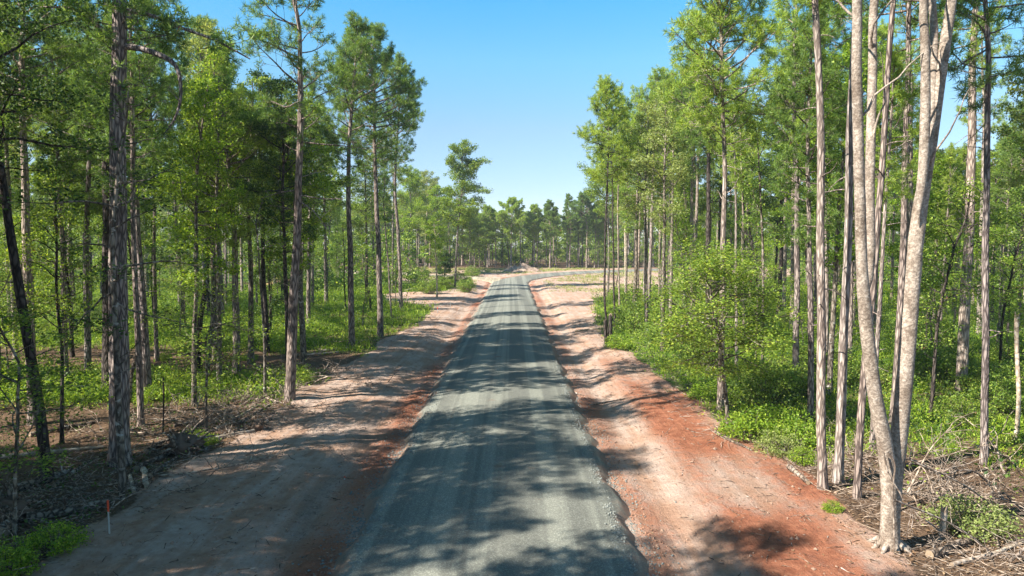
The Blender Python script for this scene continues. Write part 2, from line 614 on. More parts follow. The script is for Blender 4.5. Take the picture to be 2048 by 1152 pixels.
def gravel_material(name, lighten=1.0, tone=None):
    k = Mat(name)
    co = k.coords()
    fine = k.noise(co, 80, 4, 0.75)
    v = k.n('TexVoronoi')
    k.link(co, v.inputs['Vector'])
    v.inputs['Scale'].default_value = 48
    n2 = k.noise(co, 1.7, 6, 0.6)
    # packed wheel tracks: long pale bands along the road
    tr = k.noise(k.mapping(co, (1.5, 0.006, 1)), 1.0, 1, 0.4)
    tr2 = k.noise(k.mapping(co, (4.2, 0.012, 1)), 1.0, 2, 0.5)
    base = k.mix(fine, (0.085 * lighten, 0.087 * lighten, 0.076 * lighten), (0.19 * lighten, 0.19 * lighten, 0.162 * lighten))
    sepc = k.n('SeparateColor')
    k.link(v.outputs['Color'], sepc.inputs[0])
    base = k.mix(k.ramp(sepc.outputs[0], 0.55, 1.0), base, (0.23 * lighten, 0.235 * lighten, 0.20 * lighten))
    base = k.mix(k.ramp(k.math('ADD', k.math('MULTIPLY', tr, 0.6), k.math('MULTIPLY', tr2, 0.4)), 0.44, 0.60), base, k.mix(1.0, base, (1.52, 1.52, 1.48), 'MULTIPLY'))
    base = k.mix(k.ramp(n2, 0.66, 0.84), base, k.mix(1.0, base, (0.8, 0.76, 0.72), 'MULTIPLY'))
    base = k.mix(k.ramp(k.noise(co, 0.8, 4), 0.66, 0.76), base, (0.20, 0.15, 0.11))
    if tone:
        base = k.mix(1.0, base, tone, 'MULTIPLY')
    vg = k.n('Attribute', attribute_name='verge').outputs['Fac']
    rag = k.math('ADD', vg, k.math('ADD', k.math('MULTIPLY', k.math('SUBTRACT', k.noise(co, 1.3, 5, .65), .5), .55), k.math('MULTIPLY', k.math('SUBTRACT', fine, .5), .25)))
    base = k.mix(k.math('MULTIPLY', k.ramp(rag, .97, 1.12), .85), base, k.mix(n2, (0.20, 0.105, 0.07), (0.36, 0.24, 0.175)))
    h = k.math('ADD', k.math('MULTIPLY', v.outputs['Distance'], 0.6), k.math('MULTIPLY', fine, 0.6))
    k.surface(base, 0.93, k.bump(h, 0.55, 0.04), 0.12)
    return k.m


def build_road(name, line, half, lift, mat, crown=0.13):
    d = np.gradient(line, axis=0)
    T = d / np.linalg.norm(d, axis=1, keepdims=True)
    N = np.stack([T[:, 1], -T[:, 0]], 1)
    us = np.concatenate([[-1.12, -1.05], np.linspace(-1, 1, 23), [1.05, 1.12]])
    s = np.concatenate([[0], np.cumsum(np.linalg.norm(np.diff(line, axis=0), axis=1))])
    wl = half + 0.27 * fbm(s * 1.1, s * 0 + 1, 91, 4)
    wr = half + 0.27 * fbm(s * 1.1, s * 0 + 7, 92, 4)
    V = []
    for u in us:
        w = np.where(u < 0, wl, wr)
        p = line + N * (u * w)[:, None]
        z = rise(p[:, 1]) + lift + crown * (1 - min(1, abs(u)) ** 2) - 0.02
        if abs(u) > 1:
            z = z - (abs(u) - 1) * 2.6
        z = z + 0.012 * fbm(p[:, 0] * 1.2, p[:, 1] * 0.5, 95, 3)
        V.append(np.column_stack([p, z]))
    V = np.stack(V, 1)
    n, m = V.shape[:2]
    i = np.arange(n - 1)[:, None] * m + np.arange(m - 1)[None, :]
    F = np.stack([i, i + 1, i + m + 1, i + m], -1).reshape(-1, 4)
    g = Geo()
    g.add(V.reshape(-1, 3), F, 0, True)
    me = g.mesh(name, [mat])
    at = me.attributes.new('verge', 'FLOAT', 'POINT')
    at.data.foreach_set('value', np.tile(np.abs(us), n).astype(np.float32))
    tag(obj(name, me), kind='structure')


build_ground()
M_GRAVEL = gravel_material('crushed stone')
build_road('road', MAIN, 3.0, 0.02, M_GRAVEL)
build_road('side_road', SIDE, 2.4, -0.02, gravel_material('side crushed stone', 1.7, (1.12, .95, .80)), 0.09)

# ------------------------------------------------------------------ tree makers
def smooth_path(pts, step=0.7):
    P = np.asarray(pts, float)
    if len(P) < 3:
        n = max(3, int(np.linalg.norm(P[-1] - P[0]) / step))
        t = np.linspace(0, 1, n)[:, None]
        return P[0] * (1 - t) + P[-1] * t
    Q = np.vstack([2 * P[0] - P[1], P, 2 * P[-1] - P[-2]])
    out = []
    for i in range(1, len(Q) - 2):
        n = max(2, int(np.linalg.norm(Q[i + 1] - Q[i]) / step))
        t = np.linspace(0, 1, n, endpoint=False)[:, None]
        a, b, c, d = Q[i - 1], Q[i], Q[i + 1], Q[i + 2]
        out.append(0.5 * (2 * b + (c - a) * t + (2 * a - 5 * b + 4 * c - d) * t ** 2 + (3 * b - a - 3 * c + d) * t ** 3))
    out.append(P[-1:])
    return np.vstack(out)


def trunk_radii(path, r0, r_top=0.03, flare=0.35):
    z = path[:, 2] - path[0, 2]
    t = np.clip(z / max(z.max(), 1e-3), 0, 1)
    r = r_top + (r0 - r_top) * (1 - t) ** 0.72
    return r * (1 + flare * np.exp(-z / 0.35))


def limb(rng, p, d, L, n=6, up=0.0, wob=0.12):
    pts, d = [np.array(p, float)], np.array(d, float)
    for i in range(n):
        d = d + rng.standard_normal(3) * wob + np.array([0, 0, up / n])
        d = d / np.linalg.norm(d)
        pts.append(pts[-1] + d * L / n)
    return np.array(pts)


def along(path, z):
    return np.array([np.interp(z, path[:, 2], path[:, k]) for k in range(3)])


def pine_parts(rng, path, r0, crown_base, spread=2.6, branches=46, stubs=10, tuft_n=32, bulge=0.42, needle_len=0.25, needle_w=0.0095, extra=1.0, gap=0.0):
    """wood and needle geometry of one loblolly-like pine round a given trunk path"""
    wood, foli = Geo(), Geo()
    V, F = tube(path, trunk_radii(path, r0), 12 if r0 > 0.2 else 9, rng=rng, rough=0.035)
    wood.add(V, F, 0, True)
    top = path[-1, 2]
    for _ in range(stubs):
        z = rng.uniform(path[0, 2] + (crown_base - path[0, 2]) * 0.35, crown_base)
        p = along(path, z)
        a = rng.uniform(0, 2 * PI)
        L = rng.uniform(0.25, 1.5) * (0.5 + 0.7 * (z - path[0, 2]) / top)
        q = limb(rng, p, (math.cos(a), math.sin(a), rng.uniform(-0.25, 0.35)), L, 5, rng.uniform(-.6, .3), 0.16)
        V, F = tube(q, np.linspace(0.028, 0.008, 6) * (0.6 + r0), 5)
        wood.add(V, F, 0, True)
    TP, TD, A, B = [], [], [], []
    span = top - crown_base
    az = rng.uniform(0, 6)
    lob = rng.uniform(0.45, 1.25, 9)
    for i in range(branches):
        u = (i + rng.uniform(0, 1)) / branches
        u = u ** 0.92
        z = crown_base + u * span * 0.985
        p = along(path, z)
        az += 2.4 + rng.normal(0, 0.35)
        prof = (u / bulge) ** 0.6 if u < bulge else max(0.0, (1 - (u - bulge) / (1 - bulge))) ** 0.72
        L = spread * (0.16 + 0.84 * prof) * rng.uniform(0.6, 1.12) * lob[(int((az % 6.283) / 6.284 * 3) + 3 * min(2, int(u * 3)))]
        if rng.uniform() < gap:
            continue
        pitch = -0.12 + 0.95 * u + rng.normal(0, 0.16)
        d = np.array([math.cos(az) * math.cos(pitch), math.sin(az) * math.cos(pitch), math.sin(pitch)])
        q = limb(rng, p, d, L, 6, 0.45, 0.13)
        rb = 0.012 + 0.016 * L * (0.7 + r0)
        V, F = tube(q, np.linspace(rb, 0.008, len(q)), 5)
        wood.add(V, F, 0, True)
        TP.append(q[-1]); TD.append(norm(q[-1] - q[-2]))
        nt = max(4, int(L * 4.4 * extra))
        for j in range(nt):
            s = 0.34 + 0.64 * (j + rng.uniform(0, 1)) / nt
            k = s * 6
            k0 = min(5, int(k))
            b = q[k0] + (q[k0 + 1] - q[k0]) * (k - k0)
            t = norm(q[k0 + 1] - q[k0])
            side = np.cross(t, [0, 0, 1.0]) * (1 if j % 2 else -1)
            dd = norm(t * 0.5 + side * rng.uniform(0.3, 1.0) + np.array([0, 0, rng.uniform(-0.35, 0.75)]))
            l = (0.25 + 0.40 * L * (1.05 - s)) * rng.uniform(0.6, 1.35)
            e = b + dd * l
            A.append(b); B.append(e)
            TP.append(e); TD.append(dd)
            for _ in range(2 if l > 0.4 else 1):
                d3 = norm(dd + rng.normal(0, .75, 3) + np.array([0, 0, .25]))
                m = b + dd * l * rng.uniform(.45, .95)
                A.append(m); B.append(m + d3 * .3)
                TP.append(m + d3 * rng.uniform(.25, .42)); TD.append(d3)
    TP.append(path[-1]); TD.append(np.array([0, 0, 1.0]))
    V, F = sticks(A, B, 0.009, 0.005)
    wood.add(V, F, 0)
    V, Fq, Ft = needles(rng, np.array(TP), np.array(TD), tuft_n, needle_len, needle_w)
    foli.add(V, Fq, 0)
    foli.add(np.zeros((0, 3)), Ft, 0)
    foli.F.append(Ft); foli.M.append(np.zeros(len(Ft), np.int32)); foli.sm.append(np.zeros(len(Ft), bool))
    return wood, foli


def broad_parts(rng, paths, r0s, crown_base, spread=2.6, limbs=24, per=26, leaf=0.11, cluster=0.42, flat=0.55, bulge=0.45, up=0.65, dense=1.0, stubs=4, flare=.35):
    """wood and leaf geometry of a broad-leaved tree round one or more stems"""
    wood, foli = Geo(), Geo()
    CP, A, B = [], [], []
    for path, r0 in zip(paths, r0s):
        V, F = tube(path, trunk_radii(path, r0, 0.02, flare), 14 if r0 > 0.2 else 8, rng=rng, rough=0.03)
        wood.add(V, F, 0, True)
        top = path[-1, 2]
        for _ in range(stubs):
            z = rng.uniform(path[0, 2] + (crown_base - path[0, 2]) * 0.3, crown_base)
            a = rng.uniform(0, 2 * PI)
            q = limb(rng, along(path, z), (math.cos(a), math.sin(a), rng.uniform(0, 0.7)), rng.uniform(.3, 1.3), 5, 0.2, 0.2)
            V, F = tube(q, np.linspace(0.022, 0.006, 6) * (0.6 + 2 * r0), 5)
            wood.add(V, F, 0, True)
        span = top - crown_base
        az = rng.uniform(0, 6)
        for i in range(limbs):
            u = (i + rng.uniform(0, 1)) / limbs
            z = crown_base + u * span * 0.97
            p = along(path, z)
            az += 2.4 + rng.normal(0, 0.4)
            prof = (u / bulge) ** 0.5 if u < bulge else max(0.0, 1 - ((u - bulge) / (1 - bulge)) ** 1.5) ** 0.8
            L = spread * (0.15 + 0.85 * prof) * rng.uniform(0.55, 1.15)
            pitch = 0.1 + up * (0.4 + 0.8 * u) + rng.normal(0, 0.18)
            d = np.array([math.cos(az) * math.cos(pitch), math.sin(az) * math.cos(pitch), math.sin(pitch)])
            q = limb(rng, p, d, L, 6, -0.1, 0.17)
            V, F = tube(q, np.linspace(0.01 + 0.016 * L * (0.5 + 1.6 * r0), 0.006, len(q)), 5)
            wood.add(V, F, 0, True)
            CP.append(q[-1])
            nt = max(3, int(L * 3.6 * dense))
            for j in range(nt):
                s = 0.25 + 0.73 * (j + rng.uniform(0, 1)) / nt
                k = s * 6
                k0 = min(5, int(k))
                b = q[k0] + (q[k0 + 1] - q[k0]) * (k - k0)
                t = norm(q[k0 + 1] - q[k0])
                side = norm(np.cross(t, [0, 0, 1.0]) + 1e-6) * (1 if j % 2 else -1)
                dd = norm(t * 0.5 + side * rng.uniform(0.3, 1.0) + np.array([0, 0, rng.uniform(-0.35, 0.7)]))
                l = (0.25 + 0.42 * L * (1.05 - s)) * rng.uniform(0.6, 1.25)
                A.append(b); B.append(b + dd * l)
                CP.append(b + dd * l)
                if l > 0.6:
                    CP.append(b + dd * l * 0.55 + rng.normal(0, .1, 3))
        CP.append(path[-1])
    V, F = sticks(A, B, 0.009, 0.004)
    wood.add(V, F, 0)
    CP = np.array(CP)
    n = len(CP)
    cnt = per
    c = np.repeat(CP, cnt, 0)
    r = rand_unit(rng, n * cnt) * (rng.uniform(0.15, 1, (n * cnt, 1)) ** 0.6) * cluster * np.repeat(rng.uniform(.6, 1.25, n), cnt)[:, None]
    r[:, 2] *= 0.55 + 0.3 * (1 - flat)
    V, F = leaves(rng, c + r, leaf, flat)
    foli.add(V, F, 0)
    return wood, foli


def wavy(rng, h, lean=0.0, wob=0.12, n=9, x0=0.0, y0=0.0):
    """a trunk path for copies, base at the origin and sunk a little"""
    a = rng.uniform(0, 2 * PI)
    z = np.linspace(0, h, n)
    off = np.cumsum(rng.normal(0, wob, (n, 2)), 0) * (z / h)[:, None]
    P = np.column_stack([x0 + off[:, 0] + lean * z * math.cos(a), y0 + off[:, 1] + lean * z * math.sin(a), z])
    P[0, 2] = -0.35
    return smooth_path(P, 0.9)


THINGS = []      # every tree and bush with its short description, for the labels
HERO = []        # (px of base, depth, phrase)


def make_tree(name, wood, foli, bark, leafm, loc=(0, 0, 0), rz=0.0):
    t = empty(name, loc, rz)
    obj('trunk', wood.mesh('trunk', [bark]), t)
    if foli is not None:
        obj('crown', foli.mesh('crown', [leafm]), t)
    return t


# ------------------------------------------------------------------ the trees one can pick out by their trunks
def hero_path(pts, H, rng, base=None, dy=0.0, wob=0.03):
    """trunk through photo-measured points, all at the tree's own distance; H is the full height"""
    g = on_ground(*pts[0]) if base is None else np.array(base, float)
    d = g[1]
    P = [np.array([g[0], d, 0.0])]
    for (px, py) in pts[1:]:
        q = at_depth(px, py, d)
        P.append(q)
    P = np.array(P)
    if P[-1, 2] < H - 0.5:
        t = norm(P[-1] - P[-2]) * np.array([0.5, 0.5, 1])
        t = t / t[2]
        gap = H - P[-1, 2]
        for k in range(1, 4):
            P = np.vstack([P, P[-1] + t * gap / 3 + np.append(rng.normal(0, 0.12, 2), 0)])
    P[:, 1] += np.linspace(0, dy, len(P)) + np.append(0, rng.normal(0, wob, len(P) - 1))
    loc = np.array([P[0, 0], d, gz(P[0, 0], d)])
    P = smooth_path(P, 0.6)
    P = P - np.array([loc[0], loc[1], 0])
    P[:, 2] -= loc[2]
    P[0, 2] = -0.35
    P[:, 0] += 0.015 * np.sin(P[:, 2] * 1.3 + rng.uniform(0, 6))
    return P, loc


def hero_pine(seed, pts, dia, H, crown_base, spread, label, phrase, bark=None, leafm=None, base=None, **kw):
    rng = np.random.default_rng(seed)
    P, loc = hero_path(pts, H, rng, base, kw.pop('dy', 0.0))
    w, f = pine_parts(rng, P, dia / 2, crown_base, spread, **kw)
    t = make_tree('pine_tree', w, f, bark or M_PINE_BARK, leafm or M_NEEDLE, loc)
    tag(t, label, 'pine tree')
    HERO.append((to_px(loc)[0], loc[1], phrase, loc[0]))
    return t, P, loc


def hero_broad(seed, pts, dia, H, crown_base, spread, label, phrase, bark=None, leafm=None, base=None, name='broadleaf_tree', cat='tree', **kw):
    rng = np.random.default_rng(seed)
    P, loc = hero_path(pts, H, rng, base, kw.pop('dy', 0.0))
    w, f = broad_parts(rng, [P], [dia / 2], crown_base, spread, **kw)
    t = make_tree(name, w, f, bark or M_GREY_BARK, leafm or M_LEAF, loc)
    tag(t, label, cat)
    if phrase:
        HERO.append((to_px(loc)[0], loc[1], phrase, loc[0]))
    return t, P, loc


def add_branch(t, loc, px_pts, d, r0, r1, needle=None, name='branch', label=None, dy=0.0, seed=1, tufts=14):
    """a limb of its own, drawn through photo-measured points near the tree's distance"""
    rng = np.random.default_rng(seed)
    P = np.array([at_depth(px, py, d + q) for (px, py), q in zip(px_pts, np.linspace(0, dy, len(px_pts)))])
    P = smooth_path(P, 0.3) - np.array(loc)
    g = Geo()
    V, F = tube(P, np.linspace(r0, r1, len(P)), 7, rng=rng, rough=.06)
    g.add(V, F, 0, True)
    TP, TD = [], []
    A, B = [], []
    for k in range(tufts):
        i = int(rng.uniform(0.35, 1) * (len(P) - 1))
        dd = norm(rng.normal(0, 1, 3) + np.array([0, 0, .3]))
        l = rng.uniform(.2, .8)
        A.append(P[i]); B.append(P[i] + dd * l)
        for _ in range(3):
            TP.append(P[i] + dd * l * rng.uniform(.6, 1) + rng.normal(0, .12, 3)); TD.append(norm(dd + rng.normal(0, .4, 3)))
    V, F = sticks(A, B, .012, .006)
    g.add(V, F, 0)
    o = obj(name, g.mesh('branch', [M_PINE_BARK]), t)
    if label:
        o['label'] = label
    if needle is not None:
        V, Fq, Ft = needles(rng, np.array(TP), np.array(TD), 18, .26, .013)
        f = Geo()
        f.add(V, Fq, 0)
        f.F.append(Ft); f.M.append(np.zeros(len(Ft), np.int32)); f.sm.append(np.zeros(len(Ft), bool))
        obj('foliage', f.mesh('foliage', [needle]), o)
    return o


# -- left of the road
t, P, loc = hero_pine(11, [(240, 925), (236, 600), (236, 300), (238, 0)], 0.60, 26, 11.0, 4.6,
                      'thickest grey pine at the shaded wood edge, with a bent drooping limb high up', 'the thick grey pine', branches=52, stubs=6, tuft_n=30, bulge=.5, extra=1.05)
add_branch(t, loc, [(240, 92), (285, 98), (330, 115), (352, 132), (361, 165), (360, 205), (348, 240), (328, 268)], loc[1], 0.10, 0.02, None, label='thick bare limb that bends sharply and hangs down', tufts=6, seed=3)
add_branch(t, loc, [(240, 18), (300, 30), (360, 55), (430, 80), (500, 118)], loc[1], 0.075, 0.02, M_NEEDLE, seed=4, tufts=18)
add_branch(t, loc, [(236, 75), (205, 60), (165, 25), (120, 14), (60, 16)], loc[1], 0.08, 0.02, M_NEEDLE, seed=5, tufts=12)
add_branch(t, loc, [(240, 56), (285, 60), (330, 72)], loc[1], 0.04, 0.012, M_NEEDLE, seed=6, tufts=8)
hero_broad(12, [(246, 992), (238, 800), (232, 650), (226, 500), (232, 380)], 0.19, 10.5, 4.0, 2.6,
           'slim grey sapling growing against the front of the thick grey pine', 'the slim sapling by the thick pine', leafm=M_LEAF_DARK, name='sapling', limbs=16, per=20, flat=.9, up=.15, dense=.8)
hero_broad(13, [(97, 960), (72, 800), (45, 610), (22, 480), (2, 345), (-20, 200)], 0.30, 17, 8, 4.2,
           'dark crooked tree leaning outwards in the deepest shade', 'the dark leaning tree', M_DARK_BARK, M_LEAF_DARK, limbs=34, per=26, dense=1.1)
hero_pine(14, [(217, 775), (216, 600), (214, 300), (216, 100)], 0.55, 23, 11, 3.4,
          'dark stout pine half hidden straight behind the thick grey pine', 'the pine hidden behind the thick one', M_DARK_BARK)
t, P, loc = hero_pine(15, [(579, 802), (588, 600), (596, 400), (601, 230), (598, 60)], 0.44, 18.6, 10.6, 2.7,
          'tall pine with open sparse top beside the dirt verge, next to a thin pale sapling', 'the sparse-topped pine', branches=40, stubs=16, tuft_n=30, gap=.12, bulge=.35, extra=.8)
for i, pts in enumerate([[(600, 283), (640, 288), (690, 292), (745, 300)], [(598, 380), (560, 385), (520, 398)], [(598, 402), (630, 425), (662, 470)], [(597, 390), (650, 398), (690, 396)]]):
    add_branch(t, loc, pts, loc[1], .035, .008, None, tufts=5, seed=20 + i)
hero_broad(16, [(530, 792), (527, 650), (519, 540), (515, 470)], 0.13, 8.6, 5.2, 1.5,
           'thin pale crooked sapling beside the sparse-topped pine', 'the thin pale sapling', name='sapling', limbs=9, per=16, dense=.6)
hero_pine(17, [(703, 695), (701, 520), (697, 330), (712, 120)], 0.42, 20.6, 11.4, 3.0,
          'straight pine on the sunny grass, first of a close pair by the verge', 'the first of the verge pair', branches=70, stubs=14, tuft_n=30)
hero_pine(18, [(761, 674), (758, 520), (750, 330), (748, 180)], 0.44, 21.4, 11.6, 3.8,
          'dark pine with the widest leaning crown by the verge, second of the pair', 'the wide-crowned verge pine', branches=90, stubs=10, tuft_n=30, bulge=.5)
hero_pine(19, [(803, 624), (797, 480), (790, 360), (798, 220)], 0.40, 24.3, 13.0, 3.6,
          'slender pine leaning slightly away from the road behind the wide-crowned pine', 'the slender leaning verge pine', branches=76, tuft_n=30, stubs=8)
hero_pine(20, [(783, 640), (776, 520), (768, 420)], 0.16, 12.5, 8.5, 1.2,
          'very thin pole-like pine just behind the wide-crowned verge pine', 'the pole-like pine', branches=18, stubs=4)
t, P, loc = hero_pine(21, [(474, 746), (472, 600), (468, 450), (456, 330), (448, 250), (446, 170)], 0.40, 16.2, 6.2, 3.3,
          'bushy bright green young pine with low sunlit boughs and a broken limb', 'the bushy bright pine', leafm=M_NEEDLE_SUNLIT, branches=56, stubs=6, tuft_n=30, bulge=.4, gap=.1)
add_branch(t, loc, [(456, 330), (440, 310), (412, 285), (382, 258)], loc[1], .09, .05, None, label='broken dead limb slanting upward', tufts=0, seed=31)
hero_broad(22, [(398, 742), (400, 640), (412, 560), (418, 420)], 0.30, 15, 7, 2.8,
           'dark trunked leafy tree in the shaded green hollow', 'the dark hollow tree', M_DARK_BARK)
hero_broad(23, [(412, 744), (425, 640), (428, 540), (432, 400)], 0.24, 16, 8, 2.6,
           'pale stemmed leafy tree close beside the dark hollow tree', 'the pale stem by the hollow', M_GREY_BARK, M_LEAF_BRIGHT)
hero_broad(24, [(538, 676), (540, 600), (538, 540)], 0.2, 7.4, 1.0, 2.2,
           'low dense dark green young tree behind the thin pale sapling', 'the dense dark young tree', M_DARK_BARK, M_LEAF_DARK, limbs=26, per=34, dense=1.3, leaf=.13)
hero_broad(25, [(874, 597), (873, 540), (870, 480)], 0.24, 9.6, 3.4, 2.3,
           'young bright green leafy tree on a pale stem near the far bank', 'the young bright green tree', M_PALE_LOG, M_LEAF_BRIGHT, limbs=22, per=30, dense=1.1, leaf=.15)
hero_broad(26, [(910, 576), (914, 480), (922, 400), (926, 340)], 0.36, 21.8, 9, 4.8,
           'tall airy leafy tree rising highest above the far bank before the bend', 'the tall airy tree', M_GREY_BARK, M_LEAF, limbs=54, per=34, leaf=.2, cluster=.62, dense=.85)
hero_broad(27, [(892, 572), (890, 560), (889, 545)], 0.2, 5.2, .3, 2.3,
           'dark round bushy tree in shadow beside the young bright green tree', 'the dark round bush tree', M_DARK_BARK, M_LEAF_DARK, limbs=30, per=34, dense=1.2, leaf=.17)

for sd, pts, dia, H, cb, sp, m, lab, ph in (
        (71, [(836, 549), (838, 480), (836, 420)], .34, 23.0, 8.0, 4.6, M_LEAF, 'leafy tree with pale straight stem, left of the tall airy tree', 'the pale stem before the bend'),
        (72, [(849, 551), (851, 480), (854, 420)], .32, 22.3, 8.0, 4.6, M_LEAF_PALE, 'pale green leafy tree with light stem close left of the tall airy tree', 'the pale green tree before the bend'),
        (73, [(820, 556), (818, 480), (822, 420)], .32, 21.8, 7.0, 4.8, M_LEAF_BRIGHT, 'broad bright leafy tree behind the slender leaning verge pine', 'the broad bright tree before the bend'),
        (74, [(882, 553), (880, 480), (876, 430)], .3, 18.6, 4.5, 4.6, M_LEAF_BRIGHT, 'rounded leafy tree straight behind the young bright green tree', 'the rounded tree before the bend'),
        (75, [(938, 548), (940, 500), (939, 450)], .3, 15.5, 4.0, 4.6, M_LEAF, 'lower leafy tree just past the tall airy tree at the bend', 'the lower tree at the bend'),
        (76, [(960, 545), (958, 500), (957, 450)], .28, 13.5, 4.0, 4.4, M_LEAF, 'darker leafy tree at the corner where the side track leaves', 'the dark corner tree')):
    hero_broad(sd, pts, dia, H, cb, sp, lab, ph, M_GREY_BARK if m is not M_LEAF_PALE else M_PALE_LOG, m, limbs=40, per=34, leaf=.2, cluster=.6)

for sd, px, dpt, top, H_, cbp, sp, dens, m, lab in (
        (81, 1022, 166, 402, 0, 468, 6.4, 64, M_NEEDLE_SUNLIT, 'biggest round-crowned pine of the far tree line, above the dirt heap'),
        (82, 975, 167, 420, 0, 475, 5.4, 54, M_NEEDLE_SUNLIT, 'rounded pine of the far line where the side track meets the trees'),
        (83, 1068, 169, 414, 0, 470, 4.2, 50, M_NEEDLE_SUNLIT, 'narrower pine of the far line just past the dirt heap'),
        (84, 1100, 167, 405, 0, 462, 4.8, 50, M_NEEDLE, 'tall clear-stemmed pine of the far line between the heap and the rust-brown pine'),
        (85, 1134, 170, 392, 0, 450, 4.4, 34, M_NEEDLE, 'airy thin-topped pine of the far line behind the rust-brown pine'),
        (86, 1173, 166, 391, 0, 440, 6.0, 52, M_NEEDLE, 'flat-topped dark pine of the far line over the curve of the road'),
        (87, 1196, 172, 412, 0, 470, 5.0, 46, M_NEEDLE_SUNLIT, 'pale pine of the far line closest to the roadside pines')):
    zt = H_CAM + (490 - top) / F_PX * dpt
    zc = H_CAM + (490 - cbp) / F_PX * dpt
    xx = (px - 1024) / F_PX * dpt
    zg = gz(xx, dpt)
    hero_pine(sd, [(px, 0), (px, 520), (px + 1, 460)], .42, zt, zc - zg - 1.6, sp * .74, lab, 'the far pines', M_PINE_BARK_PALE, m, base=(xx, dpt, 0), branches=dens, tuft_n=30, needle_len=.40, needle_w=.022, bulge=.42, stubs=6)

# -- the many-stemmed mottled tree on the right bank
rng = np.random.default_rng(40)
g0 = on_ground(1778, 1105)
d0 = g0[1]
loc = np.array([g0[0], d0, gz(g0[0], d0)])


def stem_path(pts, H, dy):
    P = np.array([at_depth(px, py, d0 + q) for (px, py), q in zip(pts, np.linspace(0, dy, len(pts)))])
    t = norm(P[-1] - P[-2]); t = t / t[2]
    while P[-1, 2] < H:
        P = np.vstack([P, P[-1] + t * 1.6 + np.append(rng.normal(0, .22, 2), 0)])
        t = norm(t + np.append(rng.normal(0, .04, 2), 0)); t = t / t[2]
    P = smooth_path(P, 0.25) - loc
    return P


A_ = stem_path([(1778, 1125), (1779, 1050), (1778, 960), (1768, 880), (1752, 800), (1738, 700), (1729, 610), (1724, 540), (1720, 400), (1716, 250), (1713, 120), (1714, 0)], 20, -0.5)
B_ = stem_path([(1775, 1125), (1781, 1050), (1788, 960), (1800, 850), (1811, 740), (1822, 600), (1832, 480), (1846, 380), (1862, 290), (1877, 180), (1890, 90), (1903, 0)], 21, 0.3)
A2 = stem_path([(1729, 622), (1733, 580), (1740, 520), (1739, 400), (1741, 300), (1745, 150), (1749, 0)], 19.5, 0.35)
B2 = stem_path([(1836, 450), (1839, 405), (1846, 340), (1850, 250), (1851, 150), (1849, 60), (1848, 0)], 19, -0.3)
B3 = stem_path([(1851, 355), (1858, 300), (1862, 250), (1866, 160), (1868, 60), (1864, 0)], 20, 0.5)
wood, foli = Geo(), Geo()


def stem_r(P, knots, flare=0.0, bud=False):
    z = P[:, 2]
    r = np.interp(z, [q[0] for q in knots], [q[1] for q in knots]) * (0.9 + flare * np.exp(-np.maximum(z, 0) / 0.4))
    if bud:
        r = r * sstep(-0.2, 0.9, z - z[0])
    return r


for P, kn, fl, bud in ((A_, [(0, .185), (2.2, .175), (4.0, .15), (5.2, .145), (6.2, .12), (10, .108), (20, .035)], .3, False),
                       (B_, [(0, .19), (2.2, .19), (4, .18), (7.0, .165), (8.2, .132), (12, .11), (21, .035)], .3, False),
                       (A2, [(0, .115), (6, .115), (10, .10), (20, .035)], 0, True),
                       (B2, [(0, .11), (9, .105), (20, .035)], 0, True), (B3, [(0, .10), (9, .098), (20, .035)], 0, True)):
    V, F = tube(P, stem_r(P, kn, fl, bud), 16, rng=rng, rough=.022)
    wood.add(V, F, 0, True)
for a in np.linspace(0, 2 * PI, 9)[:-1]:
    q = limb(rng, np.array([.1 * math.cos(a), .1 * math.sin(a), .2]), (math.cos(a) * .8, math.sin(a) * .8, -.62), rng.uniform(.4, .62), 6, -.1, .06)
    V, F = tube(q, np.linspace(.085, .02, 7), 8, rng=rng, rough=.05)
    wood.add(V, F, 0, True)
# leafy tops above each stem
CP, SA, SB = [], [], []
for P in (A_, B_, A2, B2, B3):
    zt = P[-1, 2]
    for i in range(15):
        z = zt - 7.0 * rng.uniform(0, 1) ** 1.2
        a = rng.uniform(0, 2 * PI)
        q = limb(rng, along(P, z), (math.cos(a), math.sin(a), .7), rng.uniform(1.0, 2.6), 6, 0, .2)
        V, F = tube(q, np.linspace(.04, .008, 7), 5)
        wood.add(V, F, 0, True)
        for k in range(2, 7):
            for _ in range(2):
                e = q[k] + rng.normal(0, .4, 3)
                SA.append(q[k]); SB.append(e); CP.append(e)
# bare upper twigs seen against the pines
for k, (P, z) in enumerate(((A_, 11.0), (A_, 9.0), (A2, 10.5), (A2, 8.4), (B2, 11.2), (B_, 9.6), (B_, 8.0), (B3, 11.5))):
    a = rng.uniform(0, 2 * PI)
    q = limb(rng, along(P, z), (math.cos(a), 0.4 * math.sin(a), .9), rng.uniform(1.2, 2.6), 8, .2, .2)
    V, F = tube(q, np.linspace(.03, .006, 9), 5)
    wood.add(V, F, 0, True)
V, F = sticks(SA, SB, .012, .005)
wood.add(V, F, 0)
CP = np.array(CP)
c = np.repeat(CP, 22, 0)
V, F = leaves(rng, c + rng.normal(0, .24, c.shape), .11, .5)
foli.add(V, F, 0)
t = make_tree('broadleaf_tree', wood, foli, M_MOTTLED, M_LEAF, loc)
tag(t, 'many-stemmed tree with pale mottled bark forking low on the red clay bank', 'tree')
HERO.append((1778, d0, 'the forked mottled tree', loc[0]))
# ivy stem and hanging dead twigs on the fork
vine = Geo()
for pts in ([(1767, 905), (1778, 950), (1800, 985), (1806, 1000)], [(1789, 1110), (1788, 1040), (1785, 980), (1790, 930), (1777, 905)]):
    P = np.array([at_depth(px, py, d0 - 0.36) for px, py in pts]) - loc
    P = smooth_path(P, .1)
    V, F = tube(P, np.full(len(P), .018), 6)
    vine.add(V, F, 0, True)
obj('vine', vine.mesh('vine', [M_TWIG]), t)

